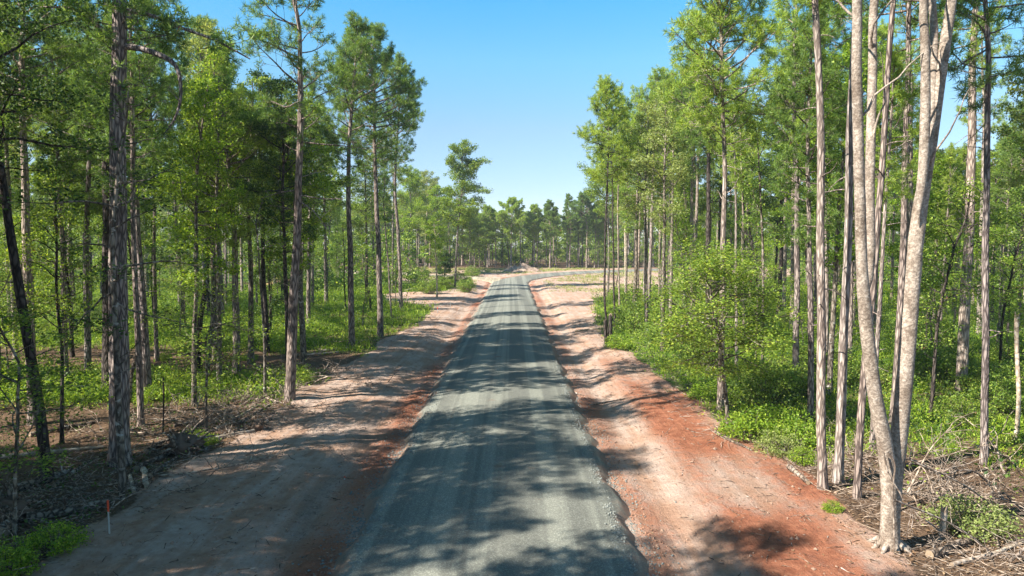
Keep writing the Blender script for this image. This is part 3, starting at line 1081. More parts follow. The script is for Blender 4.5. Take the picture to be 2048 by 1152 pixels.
# -- right of the road: slim trunks
RB = dict(bark=M_PINE_BARK_PALE, leafm=M_NEEDLE_SUNLIT)
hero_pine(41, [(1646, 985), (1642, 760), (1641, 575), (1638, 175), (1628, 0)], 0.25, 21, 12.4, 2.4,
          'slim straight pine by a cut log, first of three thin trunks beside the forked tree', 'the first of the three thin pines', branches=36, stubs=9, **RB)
hero_pine(42, [(1677, 967), (1684, 760), (1692, 576), (1701, 250), (1706, 100)], 0.26, 20, 12.6, 2.3,
          'thin pine leaning slightly to the forked tree, middle of three thin trunks', 'the middle thin pine', branches=36, stubs=9, **RB)
hero_pine(43, [(1713, 998), (1722, 850), (1732, 700), (1748, 550), (1767, 300), (1788, 0)], 0.20, 19, 12.8, 2.0,
          'thin dark leaning trunk passing close behind the forked mottled tree', 'the thin leaning trunk', branches=28, stubs=8, bark=M_PINE_BARK, leafm=M_NEEDLE_SUNLIT)
hero_pine(44, [(1921, 796), (1930, 600), (1940, 400), (1948, 60)], 0.46, 24, 13.6, 3.4,
          'thickest reddish-grey pine behind the brush pile, bare far up its trunk', 'the thick reddish pine', branches=48, stubs=16, **RB)
hero_pine(45, [(1969, 925), (1971, 700), (1973, 400), (1976, 125), (1970, 0)], 0.22, 20, 10.8, 2.6,
          'slim dark pine standing in the dead brush, in front of the thick reddish pine', 'the slim pine in the brush', branches=36, stubs=10, bark=M_PINE_BARK, leafm=M_NEEDLE)
hero_pine(46, [(1958, 665), (1962, 500), (1966, 350), (1968, 200)], 0.40, 23, 14, 3.0,
          'pine just behind the slim one in the brush', 'the pine behind the brush', branches=36, **RB)
hero_pine(47, [(1786, 860), (1795, 700), (1803, 576), (1811, 300), (1818, 0)], 0.27, 22, 12.6, 2.6,
          'straight dark pine seen through the fork of the mottled tree', 'the pine in the fork', branches=40, stubs=12, bark=M_PINE_BARK, leafm=M_NEEDLE)
hero_pine(48, [(1806, 790), (1812, 620), (1819, 450), (1822, 200)], 0.26, 22, 13, 2.6,
          'pine trunk close behind the straight dark pine of the fork', 'the second pine in the fork', branches=40, **RB)
hero_pine(49, [(1591, 752), (1594, 555), (1592, 350), (1588, 215)], 0.33, 20, 12.0, 3.0,
          'straight grey pine rising out of the shaded shrubs', 'the grey pine in the shrubs', branches=46, stubs=8, leafm=M_NEEDLE_SUNLIT)
hero_pine(50, [(1654, 742), (1653, 575), (1649, 300), (1646, 150)], 0.26, 20.5, 12.6, 2.8,
          'thin pine directly behind the first of the three thin pines', 'the thin pine further in', branches=40, **RB)
hero_pine(51, [(1440, 822), (1443, 700), (1446, 565), (1449, 325), (1443, 165), (1442, 70)], 0.27, 17.8, 10.0, 3.6,
          'pine with broad yellow-green crown above a leafy young tree at the clay bank', 'the broad yellow-green pine', branches=64, stubs=9, tuft_n=30, bulge=.42, **RB)
hero_broad(52, [(1457, 862), (1450, 780), (1442, 700), (1432, 640)], 0.17, 6.0, 2.0, 3.1,
           'young leafy tree with wide flat sprays on the clay bank', 'the young leafy tree on the bank', leafm=M_LEAF, name='sapling', limbs=44, per=34, flat=.95, up=.2, dense=1.5, leaf=.095)
hero_pine(53, [(1415, 722), (1416, 570), (1418, 300), (1416, 150)], 0.34, 19, 11.6, 3.0,
          'dark trunked pine behind the broad yellow-green pine', 'the dark pine behind it', M_DARK_BARK, M_NEEDLE, branches=46)
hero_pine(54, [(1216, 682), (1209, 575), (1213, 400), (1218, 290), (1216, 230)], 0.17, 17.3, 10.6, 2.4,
          'slender dark pine closest to the road on the sunny verge, by two dead stubs', 'the roadside slender pine', M_DARK_BARK, M_NEEDLE_SUNLIT, branches=58, tuft_n=30, stubs=4)
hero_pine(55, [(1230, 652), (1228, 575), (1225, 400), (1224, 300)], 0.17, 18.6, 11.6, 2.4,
          'slender dark pine second from the road on the sunny verge', 'the second roadside pine', M_DARK_BARK, M_NEEDLE_SUNLIT, branches=38, tuft_n=30, stubs=4)
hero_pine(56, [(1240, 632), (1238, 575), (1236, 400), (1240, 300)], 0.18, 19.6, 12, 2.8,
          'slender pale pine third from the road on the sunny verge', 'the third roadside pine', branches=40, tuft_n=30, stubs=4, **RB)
hero_pine(57, [(1296, 640), (1299, 560), (1304, 420), (1307, 300)], 0.36, 21.4, 13, 3.6,
          'stout pine curving slightly out of sunny bushes, with a forked upper stem', 'the curving verge pine', branches=60, tuft_n=30, stubs=8, **RB)
hero_pine(58, [(1338, 626), (1338, 560), (1340, 420), (1342, 300)], 0.36, 22.4, 13, 3.6,
          'straight grey pine out of sunny bushes, behind the curving one', 'the straight verge pine', branches=60, tuft_n=30, stubs=8, **RB)
hero_pine(59, [(1322, 618), (1321, 540), (1322, 420)], 0.20, 20, 12.5, 2.6,
          'thin pale pine between the curving and the straight verge pine', 'the thin pine between', branches=36, **RB)
hero_pine(60, [(1275, 600), (1277, 520), (1281, 400)], 0.33, 22, 13.6, 3.2,
          'tall pine at the back of the sunny verge by a leaning dead pole', 'the tall back verge pine', branches=50, tuft_n=30, **RB)
hero_broad(61, [(1216, 586), (1218, 500), (1214, 420)], 0.34, 18.8, 10.5, 5.0,
           'dark leafy tree reaching out over the clearing behind the roadside pines', 'the leafy tree over the clearing', M_GREY_BARK, M_LEAF, limbs=40, per=30, leaf=.17, cluster=.55)
hero_broad(62, [(1522, 780), (1526, 640), (1524, 480), (1520, 380)], 0.14, 12, 7, 1.6,
           'thin leafy sapling between the bank tree and the grey shrub pine', 'the thin leafy sapling', name='sapling', limbs=14)
hero_broad(63, [(1372, 640), (1374, 540), (1372, 440)], 0.16, 13, 2.0, 2.2,
           'ivy-like leafy column tree between the verge pines and the bank', 'the leafy column tree', leafm=M_LEAF_BRIGHT, limbs=44, per=26, dense=.9, leaf=.15)
hero_broad(64, [(1500, 610), (1502, 500), (1496, 400), (1506, 330)], 0.4, 15.5, 12.5, 2.4,
           'dying grey tree with bare upright twigs behind the bank', 'the bare grey tree', M_TWIG, M_LEAF_PALE, limbs=16, per=4, stubs=26, dense=.5)

# ------------------------------------------------------------------ woods: copies of a few kinds of tree
SKY = [(-600, -400), (430, -60), (470, 30), (545, 60), (560, 150), (690, 160), (760, 190), (850, 240), (885, 330), (965, 425), (1000, 432), (1080, 432), (1120, 430), (1180, 428), (1195, 350), (1215, 215), (1300, 150), (1360, 115), (1420, 60), (1480, 20), (1560, -60), (1840, -60), (1875, 300), (1945, 300), (1975, 40), (2000, -60), (3000, -400)]


def pine_kind(seed, h, r, cb, sp, leafm, bark, **kw):
    rg = np.random.default_rng(seed)
    w, f = pine_parts(rg, wavy(rg, h, rg.uniform(0, .02), .09), r, cb, sp, **kw)
    return w, f, bark, leafm, h, sp


def broad_kind(seed, h, r, cb, sp, leafm, bark, **kw):
    rg = np.random.default_rng(seed)
    w, f = broad_parts(rg, [wavy(rg, h, rg.uniform(0, .03), .16)], [r], cb, sp, **kw)
    return w, f, bark, leafm, h, sp


KINDS = {
    'pine_tree': [
        pine_kind(101, 20, .17, 11, 2.7, M_NEEDLE, M_PINE_BARK, branches=48),
        pine_kind(102, 21, .19, 12, 3.2, M_NEEDLE_SUNLIT, M_PINE_BARK_PALE, branches=54),
        pine_kind(103, 18, .14, 10, 2.2, M_NEEDLE_SUNLIT, M_PINE_BARK, branches=42),
        pine_kind(104, 22, .22, 13, 3.4, M_NEEDLE, M_PINE_BARK_PALE, branches=56),
        pine_kind(105, 19, .15, 8, 2.8, M_NEEDLE, M_PINE_BARK, branches=60),
        pine_kind(106, 17, .11, 10.5, 1.8, M_NEEDLE_SUNLIT, M_PINE_BARK_PALE, branches=34),
    ],
    'broadleaf_tree': [
        broad_kind(111, 18, .19, 7.5, 3.4, M_LEAF, M_GREY_BARK, limbs=36, per=34, leaf=.14),
        broad_kind(112, 16, .15, 5.5, 2.9, M_LEAF_BRIGHT, M_GREY_BARK, limbs=36, per=34, leaf=.14),
        broad_kind(113, 19, .2, 8.5, 3.8, M_LEAF_DARK, M_DARK_BARK, limbs=38, per=36, leaf=.14),
        broad_kind(114, 20, .17, 9.5, 3.0, M_LEAF_PALE, M_GREY_BARK, limbs=36, per=30, leaf=.14),
        broad_kind(115, 14, .12, 4, 2.6, M_LEAF, M_DARK_BARK, limbs=38, per=32, leaf=.13),
    ],
    'sapling': [
        broad_kind(121, 7.5, .06, 2.0, 1.7, M_LEAF_BRIGHT, M_GREY_BARK, limbs=24, per=32, leaf=.09, flat=.8, up=.3),
        broad_kind(122, 6.0, .05, 1.4, 1.9, M_LEAF, M_GREY_BARK, limbs=22, per=32, leaf=.09, flat=.9, up=.2),
        broad_kind(123, 9.0, .07, 3.0, 1.8, M_LEAF, M_DARK_BARK, limbs=24, per=32, leaf=.09),
        broad_kind(124, 4.5, .04, .8, 1.5, M_LEAF_BRIGHT, M_GREY_BARK, limbs=20, per=30, leaf=.085),
    ],
}
PROTO = {}


def place(kind, idx, x, y, h=None, rz=None, wscale=1.0, first_ok=True):
    w, f, bark, leafm, hh, sp = KINDS[kind][idx]
    key = (kind, idx)
    if key not in PROTO:
        t = make_tree(kind, w, f, bark, leafm)
        PROTO[key] = t
    else:
        t = copy_tree(PROTO[key])
    s = (h or hh) / hh
    t.location = (x, y, gz(x, y))
    t.rotation_euler = (0, 0, RNG.uniform(0, 2 * PI) if rz is None else rz)
    t.scale = (s * wscale, s * wscale, s)
    t['category'] = {'pine_tree': 'pine tree', 'broadleaf_tree': 'tree', 'sapling': 'sapling'}[kind]
    return t


def sky_limit(px, half):
    xs = np.linspace(px - half, px + half, 9)
    return max(np.interp(x, [q[0] for q in SKY], [q[1] for q in SKY]) for x in xs)


def crowded(x, y, pts, r):
    return any((x - a) ** 2 + (y - b) ** 2 < r * r for a, b in pts)


HERO_XY = [(h[3], h[1]) for h in HERO]
FILL = []
taken = list(HERO_XY)


def fill(n, xr, yr, spacing, mix, hr, margin=1.2, tries=40, ws=(.85, 1.15)):
    made = 0
    for _ in range(n * tries):
        if made >= n:
            break
        x, y = RNG.uniform(*xr), RNG.uniform(*yr)
        if float(clearing(np.array([x]), np.array([y]))[0]) > -margin:
            continue
        px = 1024 + F_PX * x / max(y, 1)
        if y > 12 and (px < -330 or px > 2380):
            continue
        if -23 < x < 0 and 37 < y < 78 and RNG.uniform() < .72:
            continue
        if crowded(x, y, taken, spacing):
            continue
        kind = RNG.choice(['pine_tree', 'broadleaf_tree', 'sapling'], p=mix)
        idx = int(RNG.integers(len(KINDS[kind])))
        hh, sp = KINDS[kind][idx][4], KINDS[kind][idx][5]
        h = hh * RNG.uniform(*hr)
        if y > 12:
            lim = sky_limit(px, F_PX * sp / y * 0.9)
            zmax = H_CAM + (490 - lim) / F_PX * y * 0.985
            if kind != 'sapling':
                if zmax < hh * 0.62:
                    kind = 'sapling'
                    idx = int(RNG.integers(len(KINDS[kind])))
                    hh = KINDS[kind][idx][4]
                    h = min(hh * RNG.uniform(.8, 1.2), zmax)
                    if h < 2.5:
                        continue
                else:
                    h = min(h, zmax)
        # the near right bank stands in the sun: nothing tall between it and the sun
        ax, ay = 8.3 - x, 15.5 - y
        if x < 0 and abs(-ax * .454 + ay * .891) < 4.0 and ax * .891 + ay * .454 > 0:
            h = min(h, .84 * (ax * .891 + ay * .454) - 1.8)
        taken.append((x, y))
        t = place(kind, idx, x, y, h, wscale=RNG.uniform(*ws))
        FILL.append((t, kind, x, y, px))
        made += 1


# the wood beside and behind the camera's left, whose shade lies over the road
fill(13, (-33, -18), (6, 19), 2.1, (.25, .70, .05), (.95, 1.15), 1.0)
fill(16, (-40, -15), (-6, 15), 2.4, (.5, .45, .05), (.9, 1.1), 1.0)
fill(56, (-36, -10.5), (-26, 15), 2.7, (.68, .27, .05), (.85, 1.1), 1.0)
# left wood, near to far
fill(54, (-40, -10.5), (15, 42), 2.7, (.24, .38, .38), (.8, 1.08))
fill(64, (-62, -9), (40, 82), 3.3, (.36, .34, .30), (.85, 1.1))
fill(84, (-100, -9), (80, 165), 4.0, (.42, .38, .20), (.9, 1.12))
# right wood
fill(38, (9, 36), (17, 42), 2.6, (.42, .24, .34), (.85, 1.1), 1.6)
fill(84, (9, 64), (40, 84), 3.0, (.56, .26, .18), (.85, 1.1))
fill(74, (16, 110), (80, 165), 4.2, (.48, .36, .16), (.9, 1.12))
# the tree line beyond the bend
fill(112, (-45, 66), (166, 190), 2.2, (.44, .34, .22), (.75, 1.05), 0.5, ws=(1.15, 1.6))
fill(60, (-80, 100), (186, 225), 3.8, (.5, .4, .1), (.8, 1.1), 0.5, ws=(1.2, 1.7))
for q_ in FILL:                                            # keep the view past the brush open
    if q_[2] > 0 and q_[3] < 30 and 1960 < q_[4] < 2090:
        q_[0].location.x += 7
print('COUNTS', {k: sum(1 for f in FILL if f[1] == k) for k in KINDS}, len(FILL))

# ------------------------------------------------------------------ bushes
def bush_kind(seed, h, sp, leafm, leaf=.085, n=90, per=34):
    rg = np.random.default_rng(seed)
    wood, foli = Geo(), Geo()
    CP, A, B = [], [], []
    for _ in range(n):
        a = rg.uniform(0, 2 * PI)
        rr = sp * math.sqrt(rg.uniform(0, 1))
        z = h * rg.uniform(.15, 1) * (1 - .55 * (rr / sp) ** 2) * rg.uniform(.75, 1.1)
        e = np.array([rr * math.cos(a), rr * math.sin(a), z])
        A.append(np.array([e[0] * .25, e[1] * .25, -.08])); B.append(e); CP.append(e)
    V, F = sticks(A, B, .012, .004)
    wood.add(V, F, 0)
    c = np.repeat(np.array(CP), per, 0)
    off = rand_unit(rg, len(c)) * rg.uniform(.05, .34, (len(c), 1))
    off[:, 2] *= .6
    P = c + off
    P[:, 2] = np.maximum(P[:, 2], .04)
    V, F = leaves(rg, P, leaf, .6)
    foli.add(V, F, 0)
    return wood.mesh('stem', [M_GREY_BARK]), foli.mesh('foliage', [leafm])


BUSH = [bush_kind(131, 1.2, .9, M_LEAF_BRIGHT), bush_kind(132, 1.7, 1.1, M_LEAF, n=120), bush_kind(133, .8, .8, M_LEAF_BRIGHT, n=70),
        bush_kind(134, 2.2, 1.2, M_LEAF, n=150, leaf=.10), bush_kind(135, 1.0, 1.0, M_LEAF_PALE, leaf=.07, per=34)]
BUSHES = []


def bush(i, x, y, s=1.0, label=None, phrase=None):
    t = empty('shrub', (x, y, gz(x, y)), RNG.uniform(0, 6.28))
    t.scale = (s, s, s * RNG.uniform(.85, 1.15))
    obj('stem', BUSH[i][0], t)
    obj('foliage', BUSH[i][1], t)
    t['category'] = 'shrub'
    if label:
        t['label'] = label
    else:
        BUSHES.append((t, x, y, 1024 + F_PX * x / y))
    return t


def bush_px(i, px, py, s, label):
    g = on_ground(px, py)
    bush(i, g[0], g[1], s, label)


bush_px(4, 1940, 1062, .95, 'feathery green shrub beside the short grey post in the dead brush')
bush_px(4, 1560, 905, .8, 'feathery pale green bush at the red clay edge')
bush_px(2, 1605, 925, .5, 'small bright green plant beside the feathery clay-edge bush')
bush_px(2, 1665, 1030, .28, 'tiny bright green plant alone on the red clay slope')
bush_px(1, 1925, 850, .85, 'leafy green shrub at the foot of the thick reddish pine')
bush_px(3, 1960, 800, .9, 'tall dark green shrub behind the slim pine in the brush')
bush_px(0, 110, 1110, .62, 'low green plant on the dirt edge by the grey fallen log')
bush_px(0, 10, 1150, .7, 'low green plant at the corner of the shaded dirt')
bush_px(0, 395, 890, .62, 'green plant among the pulled up roots')
bush_px(1, 600, 770, .01 + .55, 'low shaded shrub behind the foot of the sparse-topped pine')
bush_px(1, 905, 566, 1.1, 'rounded green shrub on the far bank beside the dirt')
for i, px, py, sc, lab in ((3, 884, 578, 1.4, 'bright shrub at the foot of the young bright green tree'), (1, 922, 572, 1.5, 'rounded shrub under the tall airy tree'),
                           (3, 932, 584, 1.1, 'low shrub on the dirt edge under the tall airy tree, closest to the road'), (1, 858, 588, 1.4, 'shrub beside the pale stripped log'),
                           (3, 840, 566, 1.6, 'large shrub behind the pale stripped log'), (1, 945, 556, 1.5, 'shrub at the corner where the side track leaves')):
    bush_px(i, px, py, sc, lab)
bush_px(0, 300, 800, .6, 'dim green shrub behind the thick grey pine')
for i, px, py, sc, lab in ((3, 1258, 652, 1.25, 'tall leafy shrub right behind the three roadside pines'), (3, 1285, 668, 1.3, 'round bright shrub in front of the curving verge pine'),
                           (1, 1322, 690, 1.4, 'wide shrub before the straight verge pine'), (3, 1362, 700, 1.35, 'large shrub before the leafy column tree'),
                           (1, 1400, 735, 1.2, 'shrub at the foot of the dark pine behind the broad one'), (3, 1250, 612, 1.4, 'tall shrub at the back of the sunny verge by the leaning pole'),
                           (2, 1236, 700, 1.1, 'low bright shrub right beside the two dead stubs'), (3, 1530, 812, 1.0, 'dark shrub in the shaded hollow beside the thin leafy sapling'),
                           (3, 1585, 800, 1.0, 'dark shrub in front of the grey pine in the shrubs'), (3, 1880, 770, 1.1, 'big leafy shrub left of the thick reddish pine'),
                           (1, 2020, 800, 1.2, 'shrub at the very edge beyond the brush'), (3, 1850, 720, 1.3, 'tall shrub behind the forked mottled tree, in sun'),
                           (0, 1500, 880, 1.0, 'leafy shrub at the clay edge beside the young bank tree'), (0, 1545, 880, .9, 'bright shrub just behind the feathery clay-edge bush'),
                           (0, 1600, 890, .9, 'bright shrub behind the small green plant at the clay edge'), (2, 1420, 800, 1.0, 'low shrub at the foot of the broad yellow-green pine')):
    bush_px(i, px, py, sc, lab)
for k in range(38):
    for _ in range(60):
        y = 17 + 72 * RNG.uniform() ** 1.3
        x = RNG.uniform(7.5, 14 + .5 * y)
        c = float(clearing(np.array([x]), np.array([y]))[0])
        if c < -.9 and abs(x / y) < .8 and not (y < 22 and x > 9):
            bush(int(RNG.choice([0, 1, 2, 3], p=[.3, .3, .2, .2])), x, y, RNG.uniform(.6, 1.15))
            break
for k in range(46):
    for _ in range(60):
        y = 30 + 65 * RNG.uniform() ** 1.2
        x = -RNG.uniform(8, 14 + .55 * y)
        c = float(clearing(np.array([x]), np.array([y]))[0])
        if c < -1.2 and abs(x / y) < .8:
            bush(int(RNG.choice([0, 1, 2, 3], p=[.35, .25, .3, .1])), x, y, RNG.uniform(.5, 1.0))
            break

# ------------------------------------------------------------------ undergrowth, litter and loose stuff
def frustum_points(n, side, y0, y1, power=1.0, slack=.8, edge=0.3, depth=0.75):
    """points in the woods on one side, thinning out with distance"""
    y = y0 + (y1 - y0) * RNG.uniform(0, 1, n) ** power
    hi = np.minimum(depth * y + 4, 75)
    lo = np.full(n, 5.0)
    x = side * (lo + (hi - lo) * RNG.uniform(0, 1, n))
    c = clearing(x, y)
    keep = c < -edge + RNG.normal(0, .35, n)
    return x[keep], y[keep], c[keep]


def green_at(x, y):
    g = 0.62 + 0.42 * fbm(x * .12, y * .12, 81, 3)
    g -= np.exp(-(((y - 36 + 0.15 * x) / 3.2) ** 2)) * (x < -9) * 0.9
    g -= 0.85 * (1 - sstep(24.5, 32, y)) * (x < 0) + 0.55 * (1 - sstep(18, 25, y)) * (x > 0)
    return np.clip(g, 0, 1)


def undergrowth(name, label, n, side, y0, y1, leafm, leaf, hgt, per, power=1.3, thresh=.3):
    x, y, c = frustum_points(n, side, y0, y1, power)
    keep = green_at(x, y) > thresh + RNG.uniform(-.25, .35, len(x))
    x, y = x[keep], y[keep]
    z = ground_z(x, y)
    sc = (0.7 + y / 70) * RNG.uniform(.6, 1.4, len(x)) * (0.75 + 0.5 * fbm(x * .5, y * .5, 111, 2))
    P = np.column_stack([x, y, z])
    Q = np.repeat(P, per, 0)
    S_ = np.repeat(sc, per)
    m = len(Q)
    Q[:, :2] += RNG.normal(0, .26, (m, 2)) * S_[:, None]
    Q[:, 2] += hgt * S_ * RNG.uniform(.1, 1, m)
    V, F = leaves(RNG, Q, leaf * (S_ * .6 + .4), .5)
    g = Geo()
    g.add(V, F, 0)
    tag(obj(name, g.mesh(name, [leafm])), label, kind='stuff')


def grass(name, label, x, y, leafm, hgt, per):
    z = ground_z(x, y)
    P = np.repeat(np.column_stack([x, y, z]), per, 0)
    sc = np.repeat((0.6 + y / 60) * RNG.uniform(.6, 1.3, len(x)), per)
    n = len(P)
    P[:, :2] += RNG.normal(0, .12, (n, 2)) * sc[:, None]
    d = norm(RNG.normal(0, .45, (n, 3)) + np.array([0, 0, 1.0]))
    L = (hgt * sc * RNG.uniform(.5, 1.2, n))[:, None]
    s = norm(np.cross(d, rand_unit(RNG, n))) * (.012 * sc[:, None] + .004)
    bend = np.column_stack([RNG.normal(0, .25, (n, 2)), np.full(n, -.12)]) * L
    V = np.stack([P - s, P + s, P + d * L * .6 + s * .7, P + d * L + bend, P + d * L * .6 - s * .7], 1).reshape(-1, 3)
    o = (np.arange(n) * 5)[:, None]
    g = Geo()
    g.add(V, o + np.array([[0, 1, 2, 4]]), 0)
    Ft = o + np.array([[4, 2, 3]])
    g.F.append(Ft); g.M.append(np.zeros(n, np.int32)); g.sm.append(np.zeros(n, bool))
    tag(obj(name, g.mesh(name, [leafm])), label, kind='stuff')


undergrowth('undergrowth', 'low leafy plants under the trees on both banks', 9000, -1, 20, 105, M_LEAF_BRIGHT, .09, .42, 19)
undergrowth('undergrowth', 'low leafy plants under the trees on both banks', 5000, 1, 17, 105, M_LEAF_BRIGHT, .09, .5, 20, thresh=.2)
undergrowth('undergrowth', 'low leafy plants under the trees on both banks', 1100, -1, 14, 32, M_LEAF_DARK, .09, .25, 10, 1.0, thresh=-.2)
undergrowth('undergrowth', 'darker knee-high plants scattered under the trees', 1500, -1, 22, 95, M_LEAF, .14, .8, 22, thresh=.25)
undergrowth('undergrowth', 'darker knee-high plants scattered under the trees', 1200, 1, 18, 95, M_LEAF_DARK, .12, .9, 28, thresh=.2)
undergrowth('undergrowth', 'pale seeding weeds scattered under the trees', 900, 1, 18, 95, M_LEAF_PALE, .08, .9, 26, thresh=.3)
undergrowth('undergrowth', 'pale seeding weeds scattered under the trees', 700, -1, 30, 95, M_LEAF_PALE, .08, .8, 26, thresh=.3)
for sd in (-1, 1):
    x, y, c = frustum_points(9000, sd, 20, 110, 1.3)
    keep = green_at(x, y) > .25 + RNG.uniform(-.2, .3, len(x))
    grass('grass', 'thin bright grass on the forest floor', x[keep], y[keep], M_LEAF_BRIGHT, .32, 9)
# thin grass on the cleared ground by the bend
x, y = RNG.uniform(-28, 48, 9000), RNG.uniform(96, 164, 9000)
u, v = road_distance(x, y)
keep = (np.abs(u) > 6) & (v > 4.5) & (clearing(x, y) > 0) & (fbm(x * .2, y * .12, 23, 3) > -.15)
grass('grass', 'sparse pale grass on the cleared ground by the bend', x[keep], y[keep], M_LEAF_PALE, .12, 6)

# the far-off wood that closes every gap between the trunks
def distant_woods(n, per, size, y0, y1, cap=17.5):
    x, y = RNG.uniform(-230, 230, n * 5), y0 + (y1 - y0) * RNG.uniform(0, 1, n * 5) ** 1.5
    px = 1024 + F_PX * x / y
    keep = (clearing(x, y) < -3) & (px > -250) & (px < 2300) & ((y > 180) | (fbm(x * .15, y * .15, 701, 2) > 0.0))
    x, y, px = x[keep][:n], y[keep][:n], px[keep][:n]
    lim = np.array([sky_limit(a, 60) for a in px])
    top = np.minimum(cap, H_CAM + (490 - lim) / F_PX * y - 1.5)
    z = top * RNG.uniform(0, 1, len(x)) ** .9 * (y > 150) + np.minimum(top, 8) * RNG.uniform(0, 1, len(x)) ** 1.4 * (y <= 150)
    gz_ = ground_z(x, y, False)
    c = np.repeat(np.column_stack([x, y, z + gz_ + .4]), per, 0)
    off = rand_unit(RNG, len(c)) * RNG.uniform(.2, 1, (len(c), 1)) * np.repeat(RNG.uniform(.7, 1.9, len(x)), per)[:, None]
    V, F = leaves(RNG, c + off * np.array([1, 1, .8]), size, .4)
    g = Geo()
    g.add(V, F, 0)
    tag(obj('distant_woods', g.mesh('distant_woods', [M_LEAF])), 'far-off leafy woods behind the nearer trunks', kind='stuff')


distant_woods(3000, 40, .42, 92, 180)
distant_woods(7000, 44, .62, 183, 300)
distant_woods(3200, 40, .55, 192, 250, 9.0)

# fallen leaves and pine straw over the shaded floor
def litter(n, side, y0, y1, size):
    x, y, c = frustum_points(n, side, y0, y1, 1.0, edge=-.3)
    z = ground_z(x, y) + .015
    V, F = leaves(RNG, np.column_stack([x, y, z + RNG.uniform(0, .05, len(x))]), size, 3.0, aspect=.4)
    g = Geo()
    g.add(V, F, 0)
    tag(obj('leaf_litter', g.mesh('leaf_litter', [M_LITTER])), 'brown fallen leaves and pine straw on the forest floor', kind='stuff')


litter(16000, -1, 13, 45, .10)
litter(13000, 1, 13, 40, .10)


x = XC + np.where(RNG.uniform(0, 1, 3200) < .5, -1, 1) * RNG.uniform(3.2, 9, 3200)
y = 11 + 55 * RNG.uniform(0, 1, 3200) ** 1.5
V, F = leaves(RNG, np.column_stack([x, y, ground_z(x, y) + .02]), .07, 3.0, aspect=.4)
g = Geo()
g.add(V, F, 0)
tag(obj('leaf_litter', g.mesh('leaf_litter', [M_LITTER])), 'dry leaves blown over the bare shoulders', kind='stuff')


def clods(n, fx, y0, y1, smin, smax, mat, name, label, power=1.0):
    """small broken lumps, each an irregular octahedron"""
    y = y0 + (y1 - y0) * RNG.uniform(0, 1, n) ** power
    x = fx(y, n)
    u, v = road_distance(x, y)
    zr = np.where(np.abs(u) < 3.0, .0 + .13 * (1 - np.minimum(1, np.abs(u) / 3) ** 2), -9)
    z = np.maximum(ground_z(x, y), zr)
    r = RNG.uniform(0, 1, n) ** 2.5 * (smax - smin) + smin
    dirs = np.array([[1, 0, 0], [-1, 0, 0], [0, 1, 0], [0, -1, 0], [0, 0, 1], [0, 0, -1]], float)
    V = dirs[None] * RNG.uniform(.55, 1.25, (n, 6, 1)) + RNG.normal(0, .18, (n, 6, 3))
    V[:, :, 2] *= .75
    V = V * r[:, None, None] + np.column_stack([x, y, z + r * .3])[:, None, :]
    f = np.array([[0, 2, 4], [2, 1, 4], [1, 3, 4], [3, 0, 4], [2, 0, 5], [1, 2, 5], [3, 1, 5], [0, 3, 5]])
    F = (np.arange(n) * 6)[:, None, None] + f[None]
    g = Geo()
    g.add(V.reshape(-1, 3), F.reshape(-1, 3), 0)
    tag(obj(name, g.mesh(name, [mat])), label, kind='stuff')


M_CLOD = flat_mat('clay clods', (0.20, 0.085, 0.05), (0.40, 0.24, 0.16), 3, .95)
M_CLOD_PALE = flat_mat('pale clods', (0.22, 0.13, 0.085), (0.36, 0.25, 0.185), 3, .95)
M_STONE = flat_mat('loose stone', (0.09, 0.10, 0.095), (0.30, 0.31, 0.28), 6, .9)
side = lambda n: np.where(RNG.uniform(0, 1, n) < .5, -1.0, 1.0)
clods(5200, lambda y, n: XC + side(n) * (3.35 + np.abs(RNG.normal(0, .35, n))), 11, 70, .008, .045, M_CLOD, 'dirt_clods', 'red clay lumps along the road edges', 1.5)
clods(3000, lambda y, n: XC + side(n) * RNG.uniform(3.6, 9.2, n), 11, 60, .01, .06, M_CLOD_PALE, 'dirt_clods', 'dirt lumps over the bare shoulders', 1.5)
clods(30000, lambda y, n: XC + side(n) * (2.95 + RNG.normal(0, .2, n) + RNG.exponential(.22, n)), 11, 75, .008, .042, M_STONE, 'gravel', 'loose stone along the edges of the gravel road', 1.5)
clods(5000, lambda y, n: XC + RNG.uniform(-2.9, 2.9, n), 11, 40, .006, .016, M_STONE, 'gravel', 'loose stone on the gravel road', 1.3)


def twig_litter(n, fx, fy, name, label, lmin=.2, lmax=1.1, r=.007, mat=None, lift=.03, tilt=.18):
    y = fy(n)
    x = fx(y, n)
    z = ground_z(x, y) + lift
    a = RNG.uniform(0, 2 * PI, n)
    L = RNG.uniform(lmin, lmax, n)
    d = norm(np.column_stack([np.cos(a), np.sin(a), np.abs(RNG.normal(0, tilt, n))]))
    A = np.column_stack([x, y, z])
    M_ = A + d * (L * .5)[:, None] + RNG.normal(0, .05, (n, 3)) * L[:, None]
    B = M_ + norm(d + RNG.normal(0, .22, (n, 3))) * (L * .5)[:, None]
    rr = r * RNG.uniform(.6, 1.9, n)
    g = Geo()
    for p, q, r0, r1 in ((A, M_, rr, rr * .8), (M_, B, rr * .8, rr * .4)):
        V, F = sticks(p, q, r0, r1)
        g.add(V, F, 0)
    tag(obj(name, g.mesh(name, [mat or M_TWIG])), label, kind='stuff')


